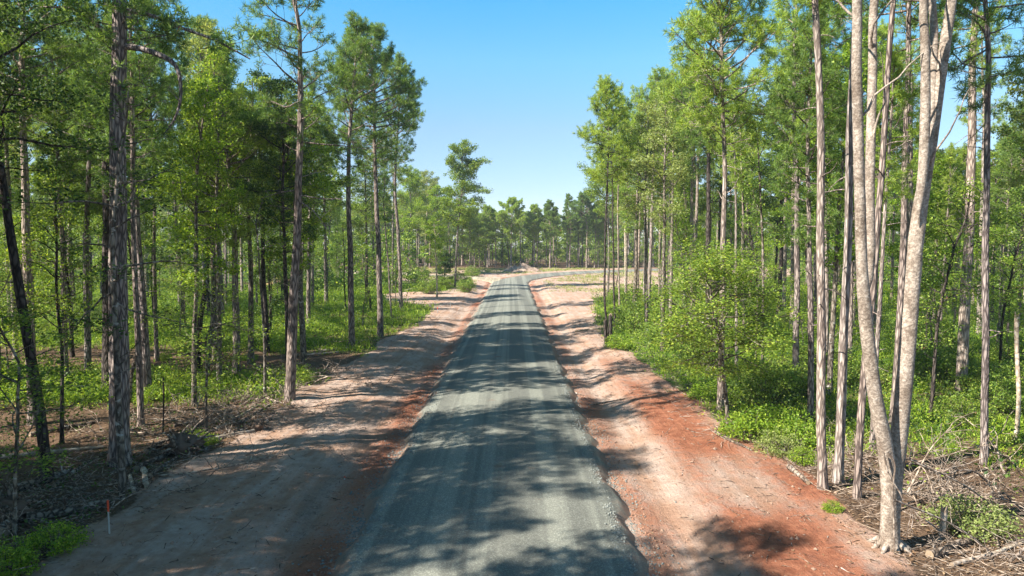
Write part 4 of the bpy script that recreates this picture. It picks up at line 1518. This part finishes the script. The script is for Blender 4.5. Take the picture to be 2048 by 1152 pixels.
twig_litter(1500, lambda y, n: interp(y, R_EDGE) + .2 + np.abs(RNG.normal(0, 3.2, n)), lambda n: RNG.uniform(12, 26, n), 'twig_litter', 'dry twigs strewn over the bank', .2, 1.1, .006)
twig_litter(1500, lambda y, n: interp(y, L_EDGE) - .1 - np.abs(RNG.normal(0, 2.6, n)), lambda n: RNG.uniform(13, 36, n), 'twig_litter', 'dry twigs strewn along the shaded wood edge', .2, 1.3, .008)
twig_litter(700, lambda y, n: interp(y, R_EDGE) + RNG.normal(.3, 1.1, n), lambda n: RNG.uniform(22, 60, n), 'twig_litter', 'dry twigs strewn along the sunny wood edge', .2, 1.0, .008)
twig_litter(900, lambda y, n: XC + side(n) * RNG.uniform(4, 9, n), lambda n: 12 + 40 * RNG.uniform(0, 1, n) ** 1.4, 'twig_litter', 'bits of stick and root on the bare shoulders', .08, .5, .007, M_LOG, .01, .08)

# ------------------------------------------------------------------ fallen wood one could pick up
def dead_branch_mesh(seed, L=2.2, r=.022, subs=7, arch=.2):
    rg = np.random.default_rng(seed)
    q = limb(rg, (0, 0, .05), (1, 0, arch), L, 10, -arch * 1.6, .14)
    q[:, 2] = np.maximum(q[:, 2], .03)
    g = Geo()
    V, F = tube(q, np.linspace(r, r * .3, len(q)), 6)
    g.add(V, F, 0, True)
    for _ in range(subs):
        i = int(rg.integers(2, 10))
        t = norm(q[i] - q[i - 1])
        d = norm(t * .7 + rg.normal(0, .6, 3) + np.array([0, 0, .35]))
        p = limb(rg, q[i], d, L * rg.uniform(.18, .45), 7, -.2, .2)
        p[:, 2] = np.maximum(p[:, 2], .02)
        V, F = tube(p, np.linspace(r * .55, r * .16, len(p)), 5)
        g.add(V, F, 0, True)
        for _ in range(3):
            j = int(rg.integers(2, 8))
            d2 = norm(norm(p[j] - p[j - 1]) * .6 + rg.normal(0, .7, 3))
            p2 = limb(rg, p[j], d2, L * rg.uniform(.08, .2), 4, 0, .2)
            V, F = tube(p2, np.linspace(r * .28, r * .12, len(p2)), 4)
            g.add(V, F, 0, True)
    return g.mesh('dead_branch', [M_TWIG])


DEAD = [dead_branch_mesh(200 + i, L, r, s, a) for i, (L, r, s, a) in enumerate([(2.2, .02, 8, .35), (3.2, .026, 10, .3), (1.6, .016, 8, .5), (2.6, .03, 6, .15), (3.8, .032, 11, .45)])]
ORD = 'first second third fourth fifth sixth seventh eighth ninth tenth eleventh twelfth thirteenth fourteenth fifteenth sixteenth seventeenth eighteenth nineteenth twentieth'.split()


def ordinal(i):
    return ORD[i] if i < len(ORD) else f'{i + 1}th'


DEADS = []


def dead_branch(i, x, y, a, s=1.0, group=None, pitch=0.0):
    o = obj('dead_branch', DEAD[i])
    o.location = (x, y, gz(x, y))
    o.rotation_euler = (0, -pitch, a)
    o.scale = (s, s, s)
    tag(o, None, 'branch', group)
    DEADS.append((o, x, y, group))
    return o


# the tangle of pale brush at the foot of the right bank
for k in range(36):
    y = RNG.uniform(13.2, 20.5)
    x = RNG.uniform(8.9, min(15.5, .76 * y + 1))
    dead_branch(int(RNG.integers(5)), x, y, RNG.uniform(0, 6.28), RNG.uniform(.5, 1.25), 'pale dead branches of the brush tangle', RNG.uniform(-.05, .28))
# by the three thin pines
for k in range(12):
    y = RNG.uniform(18, 23)
    dead_branch(int(RNG.integers(5)), RNG.uniform(8.4, 11.5), y, RNG.uniform(0, 6.28), RNG.uniform(.4, .8), 'dead branches round the three thin pines')
# on the left edge
for k in range(54):
    y = RNG.uniform(15, 33)
    dead_branch(int(RNG.integers(5)), float(interp(y, L_EDGE)) - abs(RNG.normal(.2, 2.0)), y, RNG.uniform(0, 6.28), RNG.uniform(.5, 1.35), 'dead branches along the shaded wood edge')
for k in range(8):
    y = RNG.uniform(36, 64)
    dead_branch(int(RNG.integers(5)), float(interp(y, L_EDGE)) - RNG.uniform(-.2, 2.5), y, RNG.uniform(0, 6.28), RNG.uniform(.6, 1.0), 'dead branches on the sunny verge')


def log_between(name, a, b, r0, r1, label, mat=None, cat='log', seed=1, lift=True, ends=True, stub=2, sag=0.02):
    rg = np.random.default_rng(seed)
    a, b = np.array(a, float), np.array(b, float)
    n = max(5, int(np.linalg.norm(b - a) / .25))
    t = np.linspace(0, 1, n)[:, None]
    P = a * (1 - t) + b * t
    P[:, :2] += np.cumsum(rg.normal(0, sag, (n, 2)), 0)
    R = np.linspace(r0, r1, n)
    if lift:
        zg = ground_z(P[:, 0], P[:, 1]) + R * .8
        k = np.polyfit(np.linspace(0, 1, n), zg, 1)
        P[:, 2] = np.polyval(k, np.linspace(0, 1, n)) + .01
    mid = P[n // 2].copy()
    mid[2] = gz(mid[0], mid[1])
    Pl = P - mid
    g = Geo()
    V, F = tube(Pl, R, 12, rng=rg, rough=.04)
    g.add(V, F, 0, True)
    for e, rr in ((0, R[0]), (-1, R[-1])):
        ring = V[:12] if e == 0 else V[-12:]
        c = ring.mean(0)
        cv = np.vstack([ring, c])
        g.add(cv, np.array([[k_, (k_ + 1) % 12, 12] for k_ in range(12)]), 1)
    for _ in range(stub):
        i = int(rg.integers(1, n - 1))
        d = norm(rg.normal(0, 1, 3) + np.array([0, 0, .8]))
        q = limb(rg, Pl[i], d, rg.uniform(2, 6) * r0 + .15, 4, 0, .15)
        V2, F2 = tube(q, np.linspace(R[i] * .35, R[i] * .12, 5), 6)
        g.add(V2, F2, 0, True)
    o = obj(name, g.mesh(name, [mat or M_LOG, M_CUT]))
    o.location = mid
    tag(o, label, cat)
    return o


def log_px(p, q, r0, r1, label, **kw):
    a, b = on_ground(*p), on_ground(*q)
    return log_between('fallen_log', a, b, r0, r1, label, **kw)


log_px((52, 1042), (218, 1008), .14, .10, 'grey fallen log lying behind the red-topped stake', seed=1)
log_px((-10, 916), (205, 892), .08, .05, 'long thin pale log lying behind the dark leaning tree', seed=2, mat=M_PALE_LOG)
log_px((108, 972), (205, 905), .06, .035, 'slanting grey pole between the dark leaning tree and the thick pine', seed=3)
log_px((287, 940), (297, 980), .08, .07, 'short pale log end lying at the dirt edge by the thick pine', seed=4, mat=M_PALE_LOG, stub=0)
log_px((262, 950), (268, 985), .05, .05, 'small pale log end right beside the slim sapling', seed=5, mat=M_PALE_LOG, stub=0)
log_px((270, 940), (375, 890), .09, .05, 'dark root log running up into the pulled up roots', seed=6)
log_px((300, 955), (370, 905), .06, .04, 'grey root log nearest the dirt, below the pulled up roots', seed=7)
log_px((350, 850), (470, 832), .07, .04, 'pale pole lying along the top of the root heap', seed=8)
log_px((432, 858), (520, 812), .06, .03, 'long slanting pole on the broken wood by the pale sapling', seed=9, mat=M_PALE_LOG)
log_px((478, 846), (548, 806), .06, .03, 'slanting pole reaching towards the sparse-topped pine', seed=10)
log_px((420, 880), (505, 862), .08, .05, 'splintered log on the dirt edge between roots and pale sapling', seed=11, mat=M_PALE_LOG)
log_px((0, 1075), (45, 1008), .16, .12, 'weathered log end jutting out of the shade at the corner', seed=12)
log_px((20, 985), (150, 940), .11, .07, 'dark fallen log at the foot of the dark leaning tree', seed=41)
log_px((60, 870), (190, 842), .09, .06, 'grey fallen log on the brown floor behind the dark leaning tree', seed=42, stub=4)
log_px((290, 905), (420, 842), .10, .05, 'long crooked grey log lying across the root heap', seed=43, stub=5)
log_px((455, 872), (540, 838), .06, .04, 'grey pole on the dirt edge beside the splintered stump root', seed=44, stub=3)
log_px((1574, 938), (1606, 974), .085, .06, 'short grey log lying at the foot of the first thin pine', seed=13, stub=0)
log_px((1430, 868), (1500, 905), .06, .03, 'grey branchy log along the clay edge under the young leafy tree', seed=14)
log_px((1860, 1118), (1990, 1070), .10, .06, 'dark rotten log under the feathery shrub in the brush', seed=15)
log_px((1905, 1135), (2048, 1085), .05, .03, 'long pale pole lying across the brush tangle at the corner', seed=16, mat=M_PALE_LOG)
log_px((1400, 735), (1480, 752), .09, .06, 'pale log on bare ground behind the young leafy tree', seed=17, mat=M_PALE_LOG)
log_px((1176, 797), (1320, 789), .035, .02, 'long dark stick lying across the bare dirt shoulder', seed=18, stub=3)
log_px((1130, 768), (1180, 786), .03, .012, 'thin forked stick in the ditch beside the road', seed=19, stub=3)
log_px((810, 584), (868, 568), .17, .12, 'pale stripped log propped on the young bright green tree', seed=20, mat=M_PALE_LOG, stub=0)
log_px((722, 590), (762, 576), .14, .1, 'pale grey log behind the verge pair of pines', seed=21, mat=M_PALE_LOG)
log_px((600, 606), (752, 598), .08, .05, 'long thin dead trunk lying flat behind the verge pines', seed=22)
log_px((640, 704), (715, 694), .08, .05, 'thin grey log lying on the grass before the first verge pine', seed=23, mat=M_PALE_LOG)
log_px((575, 712), (690, 704), .07, .05, 'pale pole lying in the grass behind the sparse-topped pine', seed=24, mat=M_PALE_LOG)
log_px((1150, 662), (1208, 660), .07, .05, 'pale pole on the dirt beside the two dead stubs', seed=25, mat=M_PALE_LOG)
# long bare boughs arching out of the brush
for k, (p, q, d, lab) in enumerate([
        ((1790, 1000), (2040, 1152), 13.6, 'long pale bough sloping down across the brush tangle'),
        ((1820, 920), (2048, 1065), 15.6, 'thin pale bough arching over the feathery shrub'),
        ((1815, 985), (1900, 855), 16.2, 'straight pale bough leaning up from the forked tree'),
        ((1985, 905), (2048, 960), 18.5, 'pale bough sloping beside the slim pine in the brush')]):
    A0, B0 = at_depth(*p, d), at_depth(*q, d + .6)
    Mi = (A0 + B0) / 2 + np.array([0, 0, .22])
    P = smooth_path([A0, Mi, B0], .2)
    P[:, 2] = np.maximum(P[:, 2], ground_z(P[:, 0], P[:, 1]) + .02)
    rg = np.random.default_rng(300 + k)
    mid = P[len(P) // 2].copy(); mid[2] = gz(mid[0], mid[1])
    Pl = P - mid
    g = Geo()
    V, F = tube(Pl, np.linspace(.026, .008, len(Pl)), 6)
    g.add(V, F, 0, True)
    for _ in range(9):
        i = int(rg.integers(2, len(Pl)))
        dd = norm(norm(Pl[i] - Pl[i - 1]) * .6 + rg.normal(0, .55, 3))
        qq = limb(rg, Pl[i], dd, rg.uniform(.3, .9), 6, -.2, .2)
        V, F = tube(qq, np.linspace(.011, .004, 7), 5)
        g.add(V, F, 0, True)
    o = obj('dead_branch', g.mesh('dead_branch', [M_TWIG]))
    o.location = mid
    tag(o, lab, 'branch')

# pulled up root plate on the left edge, and the grey one in the corner
def root_plate(px, py, R, label, seed):
    rg = np.random.default_rng(seed)
    g0 = on_ground(px, py)
    t = empty('uprooted_stump', (g0[0], g0[1], gz(g0[0], g0[1])))
    body, roots = Geo(), Geo()
    n, m = 10, 14
    th, ph = np.meshgrid(np.linspace(0, PI, n), np.linspace(0, 2 * PI, m, endpoint=False), indexing='ij')
    r = R * .45 * (1 + .25 * rg.standard_normal((n, m)))
    V = np.stack([r * np.sin(th) * np.cos(ph) * 1.4, r * np.sin(th) * np.sin(ph), r * np.cos(th) * .9 + R * .3], -1).reshape(-1, 3)
    i = np.arange(n - 1)[:, None] * m
    j = np.arange(m)[None]
    k = (j + 1) % m
    body.add(V, np.stack([i + j, i + k, i + m + k, i + m + j], -1).reshape(-1, 4), 0, True)
    for _ in range(26):
        a = rg.uniform(0, 2 * PI)
        d = norm(np.array([math.cos(a), math.sin(a) * .7, rg.uniform(-.1, .9)]))
        q = limb(rg, d * R * .35 + np.array([0, 0, R * .3]), d, R * rg.uniform(.5, 1.3), 6, -.5, .25)
        q[:, 2] = np.maximum(q[:, 2], .02)
        V, F = tube(q, np.linspace(.06, .012, 7) * R, 6, rng=rg, rough=.08)
        roots.add(V, F, 0, True)
    obj('root_mass', body.mesh('root_mass', [flat_mat('root soil', (.09, .06, .045), (.22, .15, .11), 8, .95)]), t)
    obj('roots', roots.mesh('roots', [M_LOG]), t)
    tag(t, label, 'tree stump')


root_plate(366, 905, .85, 'uprooted stump with tangled grey roots at the dirt edge', 401)
root_plate(8, 1040, .8, 'weathered uprooted stump in the dark corner by the fallen log', 402)
root_plate(515, 858, .4, 'small splintered stump root on the dirt edge by the pale sapling', 403)

# ------------------------------------------------------------------ stakes, stubs and the spoil heap
def stake(px, py, h, label, red=True, w=.035):
    g0 = on_ground(px, py)
    t = empty('survey_stake', (g0[0], g0[1], gz(g0[0], g0[1])), RNG.uniform(-.4, .4))
    t.rotation_euler[0] = RNG.uniform(-.04, .04)

    def lath(z0, z1, ww):
        g = Geo()
        pts, tw = [], ww / 2
        for z, s in ((z0, .7 if z0 < 0 else 1), (z0 + .05, 1), (z1 - .01, 1), (z1, .8)):
            for sx, sy in ((-1, -1), (1, -1), (1, 1), (-1, 1)):
                pts.append((sx * tw * s, sy * tw * .35 * s, z))
        F = [[k * 4 + a, k * 4 + (a + 1) % 4, k * 4 + 4 + (a + 1) % 4, k * 4 + 4 + a] for k in range(3) for a in range(4)]
        F += [[12, 13, 14, 15]]
        g.add(np.array(pts), np.array(F), 0)
        return g

    obj('lath', lath(-.12, h * (.66 if red else 1), w).mesh('lath', [M_STAKE_WHITE]), t)
    if red:
        o = obj('painted_top', lath(h * .663, h, w * 1.12).mesh('painted_top', [M_STAKE_RED]), t)
        g = Geo()
        V, F = tube(np.array([(0, -.01, h * .8), (.02, -.02, h * .78), (.035, -.03, h * .72), (.04, -.03, h * .66)]), np.array([.012, .014, .012, .006]), 5)
        g.add(V, F, 0)
        obj('ribbon', g.mesh('ribbon', [M_STAKE_RED]), o)
    tag(t, label, 'survey stake')


stake(219, 1071, .78, 'white survey stake with bright red top at the shaded dirt edge')
stake(875, 626, .55, 'short red-topped survey stake on the far sunny dirt', w=.06)
stake(901, 616, .75, 'plain pale survey stake on the far dirt shoulder, nearer of two', False, w=.045)
stake(914, 608, .7, 'plain pale survey stake on the far dirt shoulder, further of two', False, w=.045)
stake(1090, 573, .85, 'plain white stake standing alone at the bend of the road', False, w=.1)
stake(689, 945, .09, 'tiny bright red marker stake stuck in the shaded dirt shoulder', True, w=.03)


def stub(px, py, h, r, label, seed, mat=None, lean=.03):
    rg = np.random.default_rng(seed)
    g0 = on_ground(px, py)
    q = limb(rg, (0, 0, -.2), (rg.normal(0, lean), 0, 1), h + .2, 8, 0, .03)
    g = Geo()
    R = r * (1 + .5 * np.exp(-np.linspace(0, h, 9) / .15))
    V, F = tube(q, R, 9, rng=rg, rough=.05)
    V[-9:, 2] += rg.uniform(-.1, .16, 9)
    g.add(V, F, 0, True)
    top = V[-9:]
    c = top.mean(0) - np.array([0, 0, .06])
    g.add(np.vstack([top, c]), np.array([[k, (k + 1) % 9, 9] for k in range(9)]), 1)
    o = obj('tree_stub', g.mesh('tree_stub', [mat or M_DARK_BARK, M_CUT]))
    o.location = (g0[0], g0[1], gz(g0[0], g0[1]))
    tag(o, label, 'dead stub')


stub(1884, 1078, .72, .065, 'short pale broken post in the brush beside the feathery shrub', 501, M_PALE_LOG)
stub(1212, 688, 1.5, .12, 'nearer of two dark dead stubs at the sunny verge by the slender pine', 502)
stub(1222, 680, 1.75, .13, 'taller of two dark dead stubs at the sunny verge by the slender pine', 503)
stub(733, 612, 5.2, .12, 'tall dead pole stump behind the verge pair of pines', 504)
stub(741, 622, 2.0, .11, 'low dead stump beside the tall dead pole behind the verge pines', 505)
stub(2032, 880, 4.2, .07, 'thin pale dead pole leaning at the edge of the brush tangle', 506, M_PALE_LOG, .18)
stub(325, 860, 1.9, .028, 'thin dark dead sapling stub by the thick grey pine', 507)
stub(260, 800, 2.0, .08, 'orange-brown broken stub in the shade behind the thick grey pine', 508, M_LOG)
stub(1250, 600, 9.0, .13, 'leaning pale dead pole at the back of the sunny verge', 509, M_PALE_LOG, .35)

# spoil heap by the bend
def heap(x0, y0, L, W, h, seed, label, mat):
    n, m = 46, 26
    X, Y = np.meshgrid(np.linspace(-1, 1, n), np.linspace(-1, 1, m))
    r = np.sqrt(X ** 2 + Y ** 2)
    b = np.clip(1 - r, 0, 1) ** .8
    two = .72 + .28 * np.cos((X - .1) * 5.2) ** 2
    z = h * b * two * (1 + .35 * fbm(X * 3 + seed, Y * 3, 601, 4)) + h * .10 * fbm(X * 11, Y * 11, 605, 3) * (b > 0)
    x, y = X * L / 2, Y * W / 2
    base = ground_z((x + x0).ravel(), (y + y0).ravel()).reshape(x.shape) - gz(x0, y0)
    V = np.stack([x, y, base + z - .05], -1).reshape(-1, 3)
    i = np.arange(m - 1)[:, None] * n + np.arange(n - 1)[None]
    g = Geo()
    g.add(V, np.stack([i, i + 1, i + n + 1, i + n], -1).reshape(-1, 4), 0, True)
    o = obj('dirt_heap', g.mesh('dirt_heap', [mat]))
    o.location = (x0, y0, gz(x0, y0))
    tag(o, label, 'dirt heap')


k = Mat('heap soil')
co = k.coords()
col = k.mix(k.ramp(k.noise(co, 1.6, 6), .3, .7), (.22, .15, .11), (.44, .33, .25))
k.surface(col, .95, k.bump(k.noise(co, 5, 6), .8, .15), .1)
heap(2.2, 151, 9.5, 5.0, 2.0, 3, 'grey-brown heap of dug soil on the grass at the bend', k.m)
heap(-36, 112, 10, 4, 2.2, 5, 'reddish bank of pushed-up soil deep among the trees', M_CLOD)

# a browned dead pine in the far line
place_dead = KINDS['pine_tree'][5]
rg = np.random.default_rng(77)
w, f = pine_parts(rg, wavy(rg, 12.5, 0, .05), .11, 8.5, 1.3, branches=24, tuft_n=30)
gx_, gy_ = 14.4, 171.0
t = make_tree('pine_tree', w, f, M_PINE_BARK_PALE, M_NEEDLE_DEAD, (gx_, gy_, gz(gx_, gy_)))
tag(t, 'dead pine with rust-brown needles in the far tree line', 'pine tree')

# ------------------------------------------------------------------ labels for the copies: by kind and by the picked-out tree they stand behind
WORD = {'pine_tree': 'pine', 'broadleaf_tree': 'leafy tree', 'sapling': 'leafy sapling'}
rows = {}
for (t, kind, x, y, px) in FILL:
    if y < 13:
        t['group'] = f'{WORD[kind]}s beside the camera'
        t['label'] = f'{WORD[kind]} of the shading wood beside the start of the road'
        continue
    if y > 160:
        t['group'] = f'{WORD[kind]}s of the far tree line'
        t['label'] = f'{WORD[kind]} in the far tree line across the clearing at the bend'
        continue
    if y > 92:
        s = 'left' if x < 0 else 'right'
        t['group'] = f'{WORD[kind]}s deep in the {s} wood'
        t['label'] = f'distant {WORD[kind]} deep in the wood on the {s} of the road'
        continue
    same = [h for h in HERO if (h[0] < 1024) == (px < 1024)]
    best = min(same, key=lambda h: abs(h[0] - px) + (0 if h[1] < y else 250))
    rel = 'behind' if best[1] < y else 'in front of'
    sd = 'left' if px < best[0] else 'right'
    rows.setdefault((kind, best[2], rel, sd), []).append((y, t))
for (kind, phrase, rel, sd), lst in rows.items():
    lst.sort(key=lambda q: q[0] if rel == 'behind' else -q[0])
    for i, (y, t) in enumerate(lst):
        t['group'] = f'{WORD[kind]}s of the woods'
        which = '' if len(lst) == 1 else ordinal(i) + ' '
        t['label'] = f'{which}{WORD[kind]} {rel} {phrase}, to its {sd}'
rows = {}
for (t, x, y, px) in BUSHES:
    same = [h for h in HERO if (h[0] < 1024) == (px < 1024)]
    best = min(same, key=lambda h: math.hypot(h[3] - x, h[1] - y))
    rows.setdefault(best[2], []).append((px, t))
for phrase, lst in rows.items():
    lst.sort(key=lambda q: q[0])
    for i, (px, t) in enumerate(lst):
        t['group'] = 'green shrubs on the forest floor'
        which = '' if len(lst) == 1 else ordinal(i) + ' '
        t['label'] = f'{which}green shrub from the left around {phrase}' if which else f'green shrub growing nearest to {phrase}'
for (o, x, y, group) in DEADS:
    o['label'] = {'pale dead branches of the brush tangle': 'pale dead branch tangled in the brush heap behind the forked mottled tree',
                  'dead branches round the three thin pines': 'dead branch on the ground round the three thin pines',
                  'dead branches along the shaded wood edge': 'dead branch among the debris of the shaded wood edge',
                  'dead branches on the sunny verge': 'dead branch lying on the sunny verge by the verge pines'}[group]

# ------------------------------------------------------------------ summer haze
HAZE = 0.0004
g = Geo()
V = np.array([(x_, y_, z_) for z_ in (-2.6, 31) for y_ in (-130, 2520) for x_ in (-920, 920)], float)
g.add(V, np.array([[0, 2, 3, 1], [4, 5, 7, 6], [0, 1, 5, 4], [2, 6, 7, 3], [0, 4, 6, 2], [1, 3, 7, 5]]), 0)
k = Mat('haze')
pv = k.n('VolumePrincipled')
pv.inputs['Color'].default_value = (0.86, 0.92, 1.0, 1)
pv.inputs['Density'].default_value = HAZE
pv.inputs['Anisotropy'].default_value = 0.2
k.link(pv.outputs[0], k.out.inputs['Volume'])
tag(obj('haze', g.mesh('haze', [k.m])), 'thin summer haze between the trees', kind='stuff')

# ------------------------------------------------------------------ sky, sun, render
SUN_EL, SUN_AZ = math.radians(40), math.radians(-117)      # azimuth from +y, clockwise: over the left shoulder
w = bpy.data.worlds.new('World')
S.world = w
w.use_nodes = True
nt = w.node_tree
bg = nt.nodes['Background']
sky = nt.nodes.new('ShaderNodeTexSky')
sky.sky_type = 'NISHITA'
sky.sun_disc = False
sky.sun_elevation = SUN_EL
sky.sun_rotation = SUN_AZ
sky.air_density = 0.75
sky.dust_density = 0.05
sky.ozone_density = 6.0
# clear summer air: deeper blue high up, a calm pale band low down
geo = nt.nodes.new('ShaderNodeTexCoord')
sepz = nt.nodes.new('ShaderNodeSeparateXYZ')
nt.links.new(geo.outputs['Generated'], sepz.inputs[0])
grade = nt.nodes.new('ShaderNodeValToRGB')
stops = [(0.0, (.92, .72, .60)), (.07, (.86, .71, .61)), (.165, (.97, .88, .70)), (.254, (.84, 1.13, .90)), (.33, (.56, 1.18, 1.06)), (.6, (.72, 1.08, .90)), (1.0, (.9, 1.0, .82))]
el = grade.color_ramp.elements
while len(el) < len(stops):
    el.new(0.5)
for e, (p_, c_) in zip(el, stops):
    e.position = p_
for e, (p_, c_) in zip(el, stops):
    e.color = (*c_, 1)
nt.links.new(sepz.outputs[2], grade.inputs[0])
tint = nt.nodes.new('ShaderNodeMix')
tint.data_type, tint.blend_type = 'RGBA', 'MULTIPLY'
tint.inputs[0].default_value = 1.0
nt.links.new(grade.outputs[0], tint.inputs[7])
nt.links.new(sky.outputs[0], tint.inputs[6])
nt.links.new(tint.outputs[2], bg.inputs[0])
bg.inputs[1].default_value = 0.09
ld = bpy.data.lights.new('sun', 'SUN')
ld.energy = 4.3
ld.angle = math.radians(0.53)
ld.color = (1.0, 0.94, 0.84)
sun = bpy.data.objects.new('sun', ld)
C.objects.link(sun)
to_sun = Vector((math.sin(SUN_AZ) * math.cos(SUN_EL), math.cos(SUN_AZ) * math.cos(SUN_EL), math.sin(SUN_EL)))
sun.rotation_euler = to_sun.to_track_quat('Z', 'Y').to_euler()
sun.location = (-30, 0, 60)

S.view_settings.view_transform = 'Standard'
S.view_settings.look = 'None'
S.view_settings.exposure = 1.64
S.view_settings.gamma = 1.0
S.render.engine = 'CYCLES'
S.cycles.use_denoising = True
S.cycles.denoiser = 'OPENIMAGEDENOISE'
S.cycles.max_bounces = 6
S.cycles.diffuse_bounces = 3
S.cycles.glossy_bounces = 2
S.cycles.transmission_bounces = 4
S.cycles.caustics_reflective = False
S.cycles.caustics_refractive = False
